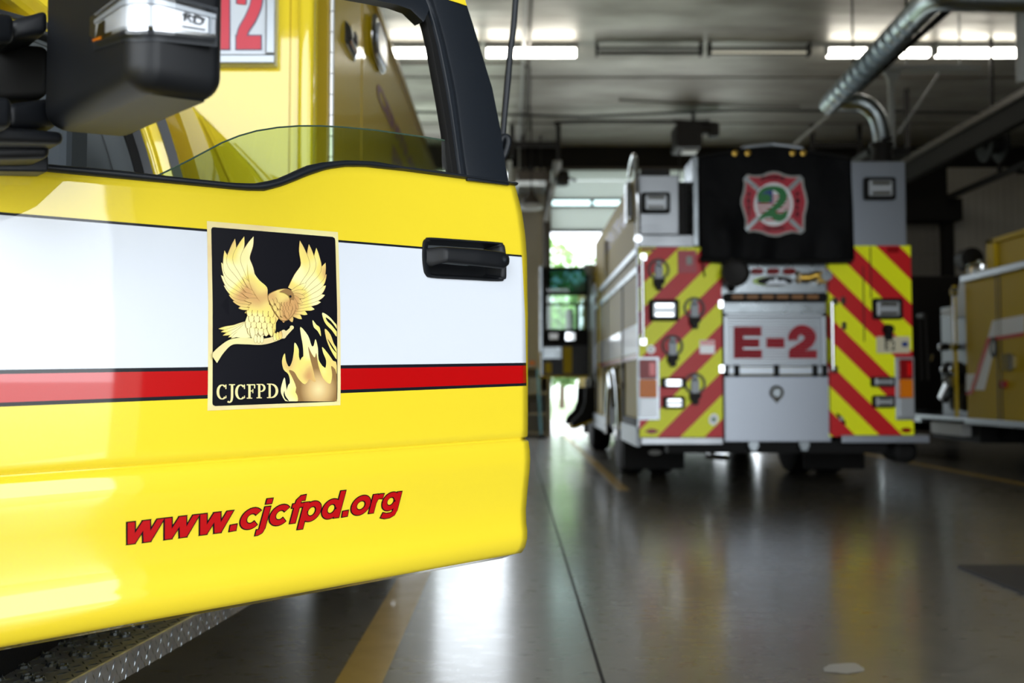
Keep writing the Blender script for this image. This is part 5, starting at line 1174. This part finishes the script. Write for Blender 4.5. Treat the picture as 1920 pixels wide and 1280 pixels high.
# ---- towing mirror
MC = atY(250, 140, 1.10); MC = Vector((MC.x, MC.y, 1.322))
ax = -Vector((NN.x, NN.y, 0)).normalized(); bx = Vector((DD.x, DD.y, 0)).normalized()
MW = Matrix(((-ax.x, bx.x, 0, MC.x), (-ax.y, bx.y, 0, MC.y), (0, 0, 1, MC.z), (0, 0, 0, 1)))    # x: outboard, y: rearwards, z: up, origin at the outer front bottom corner
MI = DM.inverted() @ MW
WM, DMi, HM = .325, .117, .50
B = MB(); rows = []; Rc = .032
def mring(i_, z): # rounded outline inset by i_
    P = []
    for cx_, cy_, a0 in ((-Rc, Rc, -90), (-Rc, DMi - .02, 0), (-WM + .03, DMi - .02, 90), (-WM + .03, Rc, 180)):
        r_ = {(-90): Rc, 0: .02, 90: .03, 180: Rc}[a0]
        for k in range(9):
            a = math.radians(a0 + 90 * k / 8); P.append(Vector((cx_ + (r_ - min(i_, r_ * .9)) * math.cos(a), cy_ + (r_ - min(i_, r_ * .9)) * math.sin(a), z)))
    if z < .06: P = [Vector((p.x, p.y, p.z - .017 * (1 - min(1, -p.x / WM * .6 + p.y / DMi * .5)))) for p in P]
    return P + [P[0]]
for k in range(9):
    a = PI / 2 * k / 8; rr = .030; rows.append(mring(rr * (1 - math.sin(a)), rr * (1 - math.cos(a))))
rows.append(mring(0, HM * .5)); rows.append(mring(0, HM)); rows.append(mring(.02, HM + .02))
B.grid(rows); B.face(rows[0][:-1][::-1]); B.face(rows[-1][:-1])
mir = B.build('mirror_housing', 'blackplastic', door, smooth=60, matrix=MI)
def mpt(q, z, off=0):
    """wrap q around the outer front corner: q<0 front face, q>0 outer face"""
    h = Rc * PI / 4
    if q < -h: return Vector((-Rc + (q + h), -off, z))
    if q > h: return Vector((off, Rc + (q - h), z))
    a = math.radians(-90) + (q + h) / Rc; return Vector((-Rc + (Rc + off) * math.cos(a), Rc + (Rc + off) * math.sin(a), z))
def mpx(x, y):
    """picture point -> (q,z) on the housing"""
    best = None
    inv = MW.inverted(); o_ = inv @ CAM; d_ = (inv.to_3x3() @ ray(x, y))
    if x < 250: t_ = -o_.y / d_.y; p = o_ + d_ * t_; return (p.x, p.z)
    t_ = -o_.x / d_.x; p = o_ + d_ * t_; return (p.y, p.z)
zt, zb_ = mpx(300, 2)[1], mpx(300, 80)[1]
ql, qr = mpx(181, 50)[0] + .012, mpx(391, 50)[0]
zb_ += .006
RISE = .14
MJ = DM.inverted() @ MW
def wrap(name, q0, q1, z0, z1, off, m_, rows_=1, nq=24, tilt=0):
    B = MB(); pts = []; zz = lambda q, z: z + RISE * abs(q) * max(0, min(1, (zt - z) / (zt - zb_)))
    for j in range(rows_ + 1): pts.append([mpt(q0 + (q1 - q0) * i / nq, zz(q0 + (q1 - q0) * i / nq, z0 + (z1 - z0) * j / rows_), off) for i in range(nq + 1)])
    B.grid(pts); edge_in = [[mpt(q0 + (q1 - q0) * i / nq, zz(q0 + (q1 - q0) * i / nq, z), 0.0) for i in range(nq + 1)] for z in (z0, z1)]
    B.grid([pts[0], edge_in[0]]); B.grid([pts[-1], edge_in[1]]); return B.build(name, m_, door, smooth=50, matrix=MJ)
hL = zt - zb_
wrap('lamp_bezel', ql - .012, qr + .004, zb_ - .008, zt + .010, .0012, 'blacktrim')
wrap('lamp_reflector', ql, qr, zb_ + hL * .22, zt - hL * .18, .003, mat('lamp_silver', (.78, .80, .83), .25, metal=.55))
wrap('lamp_trim', ql, qr, zt - hL * .16, zt, .005, 'clearglass'); wrap('lamp_trim', ql, qr, zb_ + hL * .08, zb_ + hL * .20, .005, 'chrome'); wrap('lamp_trim', ql, qr, zb_, zb_ + hL * .07, .004, 'blacktrim')
wrap('amber_reflector', ql + .002, ql + .030, zb_ + hL * .02, zb_ + hL * .12, .007, 'orangeglass')
B = MB()
for k in range(12): z = zb_ + hL * (.30 + .04 * k); B.add([mpt(ql + .004 + .001 * k, z, .004), mpt(ql + .035, z, .004), mpt(ql + .035, z + .0012, .006), mpt(ql + .004 + .001 * k, z + .0012, .006)], [(0, 1, 2, 3)])
B.build('lamp_ribs', 'darkmetal', door, matrix=MJ, fix=False)
qx = mpx(375, 40)[0]
for q_, w_ in (((ql + qx) * .5 + .005, .0012), (qr - .008, .0025), (qr - .003, .0012)): wrap('lamp_divider', q_, q_ + w_, zb_ + hL * .18, zt - hL * .16, .0055, 'steel', nq=1)
for z0, z1 in ((.30, .345), (.70, .745)): wrap('lamp_bar', qx - .030, qx - .002, zb_ + hL * z0, zb_ + hL * z1, .0042, 'blacktrim', nq=6)
B = MB(); zc_ = zb_ + hL * .46; text_fit(B, 'RD', lambda a, b_: mpt(qx - .028 + .024 * a, zc_ + hL * .24 * b_ + RISE * .08 * .5, .0052), offset=.0); B.build('lamp_lettering', 'blacktrim', door, matrix=MJ, fix=False)
wrap('lamp_lens', ql - .003, qr + .001, zb_ - .002, zt + .003, .009, 'lens', 4)
# arms and foot of the mirror
def slab(name, P, m_, r_=.012):
    """box from eight corners, rounded: P bottom four then top four (world)"""
    B = MB(); B.add([DM.inverted() @ Vector(p) for p in P], [(0, 1, 2, 3), (4, 7, 6, 5), (0, 4, 5, 1), (1, 5, 6, 2), (2, 6, 7, 3), (3, 7, 4, 0)])
    o_ = B.build(name, m_, door); bv = o_.modifiers.new('bevel', 'BEVEL'); bv.width = r_; bv.segments = 4
    for p in o_.data.polygons: p.use_smooth = True
    return o_
def seg(name, x0, x1, yt0, yb0, yt1, yb1, Y0, Y1, th, m_='blackplastic', r_=.01):
    f4 = [atY(x0, yb0, Y0), atY(x1, yb1, Y1), atY(x1, yb1, Y1) + ax * th, atY(x0, yb0, Y0) + ax * th]
    t4 = [atY(x0, yt0, Y0), atY(x1, yt1, Y1), atY(x1, yt1, Y1) + ax * th, atY(x0, yt0, Y0) + ax * th]
    for a in (f4, t4): 
        z_ = sum(p.z for p in a[:2]) / 2
    return slab(name, f4 + t4, m_, r_)
seg('mirror_arm', -120, 28, 22, 82, 24, 80, 1.18, 1.28, .10); seg('mirror_arm', 20, 92, 36, 74, 16, 62, 1.30, 1.33, .09)
seg('mirror_arm', -120, 24, 178, 246, 180, 240, 1.18, 1.26, .12); seg('mirror_arm', 18, 110, 192, 240, 180, 238, 1.29, 1.36, .10)
seg('arm_gap_plate', -140, 92, 70, 190, 84, 182, 1.36, 1.38, .05, 'rubber')  # dark plate added behind the arms to blacken the gap
seg('mirror_foot', -120, 121, 222, 262, 246, 270, 1.22, 1.34, .16); seg('mirror_foot', -120, 96, 262, 300, 268, 296, 1.27, 1.36, .14); seg('sail_panel', -160, 92, 285, 318, 290, 322, 1.31, 1.42, .05, 'blacktrim', .004)
# ---- cab seen through the window
def band(name, x0, x1, Y, m_, sh=1, th=.05, parent=amb):
    """upright strip of the leaning cab side, x0..x1 at the belt line"""
    B = MB(); rows = []
    for y, s in ((470, 40), (400, 20), (325, 0), (285, -11), (245, -24), (200, -40), (150, -62), (100, -90), (60, -195), (20, -345), (-10, -460), (-50, -640)):
        a, b_ = apx(x0 + s, y, Y), apx(x1 + s * sh, y, Y); rows.append([a, b_, b_ + Vector((-.02, th, 0)), a + Vector((-.02, th, 0)), a])
    B.grid(rows); B.face(rows[0][:-1]); B.face(rows[-1][:-1]); return B.build(name, m_, parent, smooth=50)
band('inner_pillar_trim', 214, 256, 2.50, 'interior'); band('door_seal', 255, 270, 2.46, 'rubber'); band('door_seal', 271, 287, 2.44, 'blacktrim')
band('side_pillar', 286, 326, 2.45, 'yellow', th=.2); band('pillar_seal', 324, 341, 2.43, 'blacktrim', .96); band('cab_corner', 340, 372, 2.60, 'yellow_shaded', 1, .3)  # cab corner strip carries its edge shading as darker yellow
B = MB(); B.tube([apx(298 + s, y, 2.44) for y, s in ((400, 20), (325, 0), (285, -11), (245, -24), (200, -40), (150, -62))], .005, 8); B.build('pillar_crease', 'yellow', amb, smooth=60)
fr = [(318, 219), (330, 196), (364, 200), (383, 219), (426, 262), (476, 314), (500, 345), (560, 430), (400, 430), (370, 340)]
B = MB(); Q = [apx(*p, 3.2) for p in fr]; B.prism([(q.x, q.z) for q in Q], lambda a, b_, k: (a, Q[0].y - .02 + .25 * k, b_)); B.build('cab_reflection', 'yellow', amb, bevel=.015)  # solid panel modelled on the cab's reflection in the module front
B = MB(); B.tube([apx(377, 219, 3.18), apx(405, 275, 3.18), (apx(436, 345, 3.18))], .008, 8); B.build('reflection_rib', 'yellow', amb)  # raised line for the lighter streak within that reflection
# cab shell (floor, back, roof, sill, dash) and seat
cx0, cx1 = -2.85 - AO.x, -.93 - AO.x
B = MB()
B.box(cx0, cx1, 1.1 - AO.y, 2.62 - AO.y, .50, .62); B.box(cx0, -1.12 - AO.x, 2.56 - AO.y, 2.95 - AO.y, .55, 1.95); B.box(cx0, cx0 + .08, 1.1 - AO.y, 2.6 - AO.y, .6, 1.35)
B.box(cx1 - .16, cx1, 2.47 - AO.y, 3.1 - AO.y, .55, 1.30)
B.build('cab_shell', 'yellow', amb, bevel=.02)
B = MB(); B.rbox(cx0 + .1, -1.25 - AO.x, 1.0 - AO.y, 2.9 - AO.y, 1.93, 2.0, .04, axis='z'); B.build('cab_roof', 'yellow', amb, bevel=.02)
B = MB(); B.box(cx0 + .08, cx1 - .04, 2.51 - AO.y, 2.55 - AO.y, .62, 1.9); B.build('cab_lining', 'interior', amb)
B = MB(); B.rbox(cx0, cx1, -.70 - AO.y, 1.08 - AO.y, .58, 1.42, .12, axis='y'); B.build('bonnet', 'yellow', amb, bevel=.04)
B = MB(); B.rbox(-1.62 - AO.x, -1.10 - AO.x, 2.25 - AO.y, 2.42 - AO.y, .75, 1.36, .06); B.rbox(-1.62 - AO.x, -1.10 - AO.x, 1.8 - AO.y, 2.42 - AO.y, .62, .78, .05); seat = B.build('driver_seat', 'seatcloth', amb, bevel=.03)
B = MB(); B.rbox(-1.42 - AO.x, -1.0 - AO.x, 2.22 - AO.y, 2.34 - AO.y, 1.34, 1.66, .08); B.build('headrest', 'seatcloth', seat, bevel=.02)
B = MB(); p0 = apx(92, 283, 2.3); p1 = apx(106, 320, 2.3); B.box(p0.x, p1.x, p0.y, p0.y + .03, p1.z, p0.z + .05); B.build('belt_anchor', 'beigebox', amb)
# ---- module
mx, my = -.678 - AO.x, 3.55 - AO.y; mz0, mz1 = .52, 2.86; me_ = 8.75 - AO.y; ml = -3.12 - AO.x
B = MB(); B.box(ml, mx - .03, my, me_, mz0, mz1); B.build('module_body', 'yellow', amb, bevel=.015)
B = MB(); B.box(mx - .03, mx, my + .12, me_, mz0, mz1); B.build('module_side', 'module_shaded', amb)
B = MB(); B.rbox(apx(560, 0, 3.53).x, apx(590, 0, 3.53).x, my - .035, my + .02, mz0, mz1, .02, axis='z'); B.build('corner_post', 'yellow', amb, smooth=50)
B = MB(); xa_ = apx(589, 0, 3.55).x; B.prism([(xa_, my - .002), (mx - .001, my + .09), (mx - .001, my + .12), (xa_, my + .12)], lambda a, b_, k: (a, b_, mz0 + (mz1 - mz0) * k)); B.build('corner_trim', 'yellow_shaded', amb)  # turned corner, its shade painted in with the darker yellow
B = MB(); B.box(apx(543, 0, 3.54).x, apx(545, 0, 3.54).x, my - .004, my, mz0, mz1); B.box(mx, mx + .003, 4.43 - AO.y, 4.44 - AO.y, mz0, mz1); B.build('panel_seam', 'yellow_shaded', amb)  # front strip draws a reflection line; side strip is a door seam
B = MB(); z = mz0 + .05
while z < mz1 - .1: B.tube([(mx + .008, my + .10, z), (mx + .008, my + .10, z + .074)], .009, 8); z += .078
B.build('piano_hinge', mat('hinge_metal', (.85, .87, .9), .35, metal=.5), amb, smooth=60)
B = MB(); B.box(mx - .02, mx + .025, my, me_, mz1 - .05, mz1 - .02); B.box(mx - .02, mx + .012, my, me_, mz1 - .02, mz1 + .02); B.build('drip_rail', 'yellow_shaded', amb)
B = MB(); B.box(mx - .01, mx + .02, me_ - .06, me_ + .02, mz0, mz1 - .02); B.build('rear_corner_trim', 'alum', amb)
def sp_(x, y, n=0): return atX(x, y, -.678 + n) - AO
# wedge shaped chrome light and larger oval one
P = [(641, 100), (646, 46), (651, 44), (660, 56), (668, 108), (656, 112)]
B = MB(); q0, q1 = sp_(645, 80), sp_(665, 80); y0, y1 = min(q0.y, q1.y), max(q0.y, q1.y); za, zb2 = sp_(656, 104).z, sp_(654, 52).z
B.add([(mx, y0, za), (mx, y1, za), (mx, y1, zb2), (mx, y0, zb2), (mx + .03, y0 + .03, za + .02), (mx + .03, y1 - .08, za + .02), (mx + .02, y1 - .12, zb2 - .02), (mx + .02, y0 + .03, zb2 - .02)], [(0, 1, 2, 3), (4, 5, 6, 7), (0, 1, 5, 4), (1, 2, 6, 5), (2, 3, 7, 6), (3, 0, 4, 7)])
o = B.build('scene_light', 'chrome', amb, bevel=.012); B = MB(); B.box(mx + .028, mx + .033, y0 + .08, y1 - .12, za + .04, za + .08); B.build('lens', 'darkmetal', o)
q0, q1 = sp_(690, 80), sp_(714, 80); B = MB(); B.rbox(mx, mx + .035, q0.y, q1.y, sp_(701, 118).z, sp_(701, 42).z, .09, axis='x', seg=6); o = B.build('warning_light', 'chrome', amb, bevel=.02, smooth=40)
B = MB(); B.rbox(mx + .035, mx + .042, q0.y + .06, q1.y - .06, sp_(701, 108).z, sp_(701, 52).z, .07, axis='x', seg=6); B.build('lens', 'clearglass', o, bevel=.004)
# side lettering
mm = mat('maroon_lettering', (.20, .02, .03), .35)
for body, xa, xb, yt, yb in (('CENTRAL JACKSON', 706, 823, 146, 192), ('FIRE DISTRICT', 735, 812, 268, 312)):
    a, c_ = sp_(xa, yt), sp_(xa, yb); b_ = sp_(xb, yt); B = MB(); text_fit(B, body, lambda p, q: (mx + .003, a.y + (b_.y - a.y) * p, c_.z + (a.z - c_.z) * q), offset=.05, res=3); B.build('side_lettering', mm, amb, fix=False)
B = MB(); z = 2.30; B.box(mx, mx + .05, me_ - .25, me_ - .1, z - .08, z + .05); B.build('corner_light', 'chrome', amb, bevel=.015)
# unit number sign
s0, s1 = apx(330, 122, 3.52), apx(519, -60, 3.52); sg = MB(); sg.box(s0.x, s1.x, s0.y, my, s0.z, s1.z); sgo = sg.build('unit_sign', mat('sign_face', (.62, .68, .76), .3, coat=.5), amb)
B = MB(); fw = .035
for a in ((s0.x, s1.x, s0.z, s0.z + fw), (s0.x, s1.x, s1.z - fw, s1.z), (s0.x, s0.x + fw, s0.z + fw, s1.z - fw), (s1.x - fw, s1.x, s0.z + fw, s1.z - fw)): B.box(a[0], a[1], s0.y - .018, s0.y, a[2], a[3])
B.build('sign_frame', 'alum', sgo, bevel=.006)
sf = lambda e: (lambda x, y: (apx(x, y, 3.52 - e).x, s0.y - e, apx(x, y, 3.52 - e).z))
for nm, m_, e, g in (('sign_number_outline', mat('number_edge', (.10, .12, .2), .4), .002, 2.2), ('sign_number', mat('number_red', (.62, .03, .06), .35), .004, 0)):
    B = MB(); f_ = sf(e); f2_ = sf(e + .0008)
    for cx_, in ((0,),):
        B.face([f_(404 - g, 92 + g), f_(430 + g, 92 + g), f_(430 + g, -42 - g), f_(412 - g, -42 - g), f_(388 - g, -22), f_(388 - g, -2 + g), f_(404 - g, -10 + g)])
        add_ribbon(B, [(452, 8, 16 + 2 * g), (455, -14, 18 + 2 * g), (466, -28, 20 + 2 * g), (480, -14, 20 + 2 * g), (480, 8, 20 + 2 * g), (470, 34, 20 + 2 * g), (456, 58, 18 + 2 * g), (452, 84, 18 + 2 * g)], f2_, 0, 5)
        B.face([f_(443 - g, 92 + g), f_(489 + g, 92 + g), f_(489 + g, 67 - g), f_(443 - g, 67 - g)])
    B.build(nm, m_, sgo, fix=False)
# ---- running board
zS = .40; q1 = atZ(128, 1280, zS); q2 = atZ(365, 1153, zS); dv = (q2 - q1); dv /= dv.y
def sb(Y, inn_=0, z=zS): p = q1 + dv * (Y - q1.y); return Vector((p.x - inn_, Y, z)) - AO
B = MB(); Ya, Yb = .9, 3.3
B.add([sb(Ya), sb(Yb), sb(Yb, .36), sb(Ya, .36), sb(Ya, 0, zS - .058), sb(Yb, 0, zS - .058), sb(Yb, .36, zS - .058), sb(Ya, .36, zS - .058)], [(0, 1, 2, 3), (4, 5, 6, 7), (0, 1, 5, 4), (1, 2, 6, 5), (2, 3, 7, 6), (3, 0, 4, 7)])
st = B.build('running_board', mat('diamond_plate', (.62, .63, .65), .34, metal=.8, vary=(14, .5, (.3, .3, .31), .08)), amb, bevel=.006)
B = MB(); sd = Vector((dv.x, 1, 0)).normalized()
def bar(c_, d_, nrm, l, w_, h):
    d_ = d_.normalized(); s_ = nrm.cross(d_)
    B.add([c_ - d_ * l, c_ + s_ * w_, c_ + d_ * l, c_ - s_ * w_, c_ + nrm * h - d_ * l * .4, c_ + nrm * h + d_ * l * .4], [(0, 1, 4), (1, 2, 5, 4), (2, 3, 5), (3, 0, 4, 5)])
k = 0; y = Ya
while y < 2.75:
    for j, zz in enumerate((.012, .030, .047)):
        c_ = sb(y + (.012 if j % 2 else 0), 0, zS - zz); d_ = sd * .5 + Vector((0, 0, 1 if (k + j) % 2 else -1)); bar(c_ + Vector((.0003, 0, 0)), d_, Vector((1, -dv.x, 0)).normalized(), .012, .0014, .0012)
    k += 1; y += .027
k = 0; y = Ya
while y < 2.75:
    for j in range(12):
        c_ = sb(y + (.013 if j % 2 else 0), .018 + j * .028, zS); d_ = sd + Vector((1 if (k + j) % 2 else -1, 0, 0)) * .8; bar(c_, d_, Vector((0, 0, 1)), .013, .0026, .0022)
    k += 1; y += .026
B.build('raised_bars', 'steel', st, fix=False)
B = MB(); y = 1.2
while y < 2.6:
    for j, ii in enumerate((.07, .15, .23, .31)):
        for dx_ in (0, .03):
            c_ = sb(y + dx_ * .5, ii + dx_, zS)
            B.lathe([(.014, 0), (.0115, .005), (.0085, .006), (.006, .001)], c_, 'z', 12)
            for a in range(6): q = math.radians(60 * a); B.tube([c_ + Vector((.0095 * math.cos(q), .0095 * math.sin(q), .004)), c_ + Vector((.0105 * math.cos(q), .0105 * math.sin(q), .0075))], [.002, .0008], 5)
    y += .085
B.build('grip_studs', 'steel', st)
B = MB()
for y in (1.3, 2.6): p = sb(y, .2, zS - .06); B.box(p.x - .3, p.x + .1, p.y - .03, p.y + .03, p.z - .05, p.z)
B.box(-.45, -.3, -2.9, 6, .5, .66); B.box(.3, .45, -2.9, 6, .5, .66); B.box(.35, .9, -1.2, .9, .36, .62); B.tube([(-.9, -1.9, .4), (.9, -1.9, .4)], .06); B.tube([(-1.1, 4.1, .42), (1.1, 4.1, .42)], .08); B.build('chassis', 'rubber', amb)
wheel(amb, .86, -1.9, .40, .24, False, 1); wheel(amb, -.86, -1.9, .40, .24, False, -1); wheel(amb, 1.02, 4.1, .42, .22, True, 1); wheel(amb, -1.02, 4.1, .42, .22, True, -1)
# power cord hanging beside the truck
YC_ = 2.62
pc = empty('power_cord', tuple(atY(968, -15, YC_)), 'black power cord hanging from the ceiling right behind the open door pillar', 'cord'); o = pc.location
B = MB(); B.tube([Vector((.16, 0, ZC - o.z)), Vector((.03, 0, 1.6)), Vector((0, 0, 0))] + [atY(x, y, YC_) - o for x, y in ((963, 50), (959, 82), (957, 95), (952, 150), (946, 215), (942, 262), (937, 300))], [.0085] * 6 + [.0095] + [.0085] * 3, 10)
B.build('cable', 'blacktrim', pc, smooth=60)
B = MB(); B.tube(smooth_pts([atY(x, y, YC_ - .01) - o for x, y in ((935, 285), (940, 262), (948, 256), (953, 262), (951, 276), (945, 292), (936, 305))], 5), .0085, 10); B.build('cable_loop', 'blacktrim', pc, smooth=60)
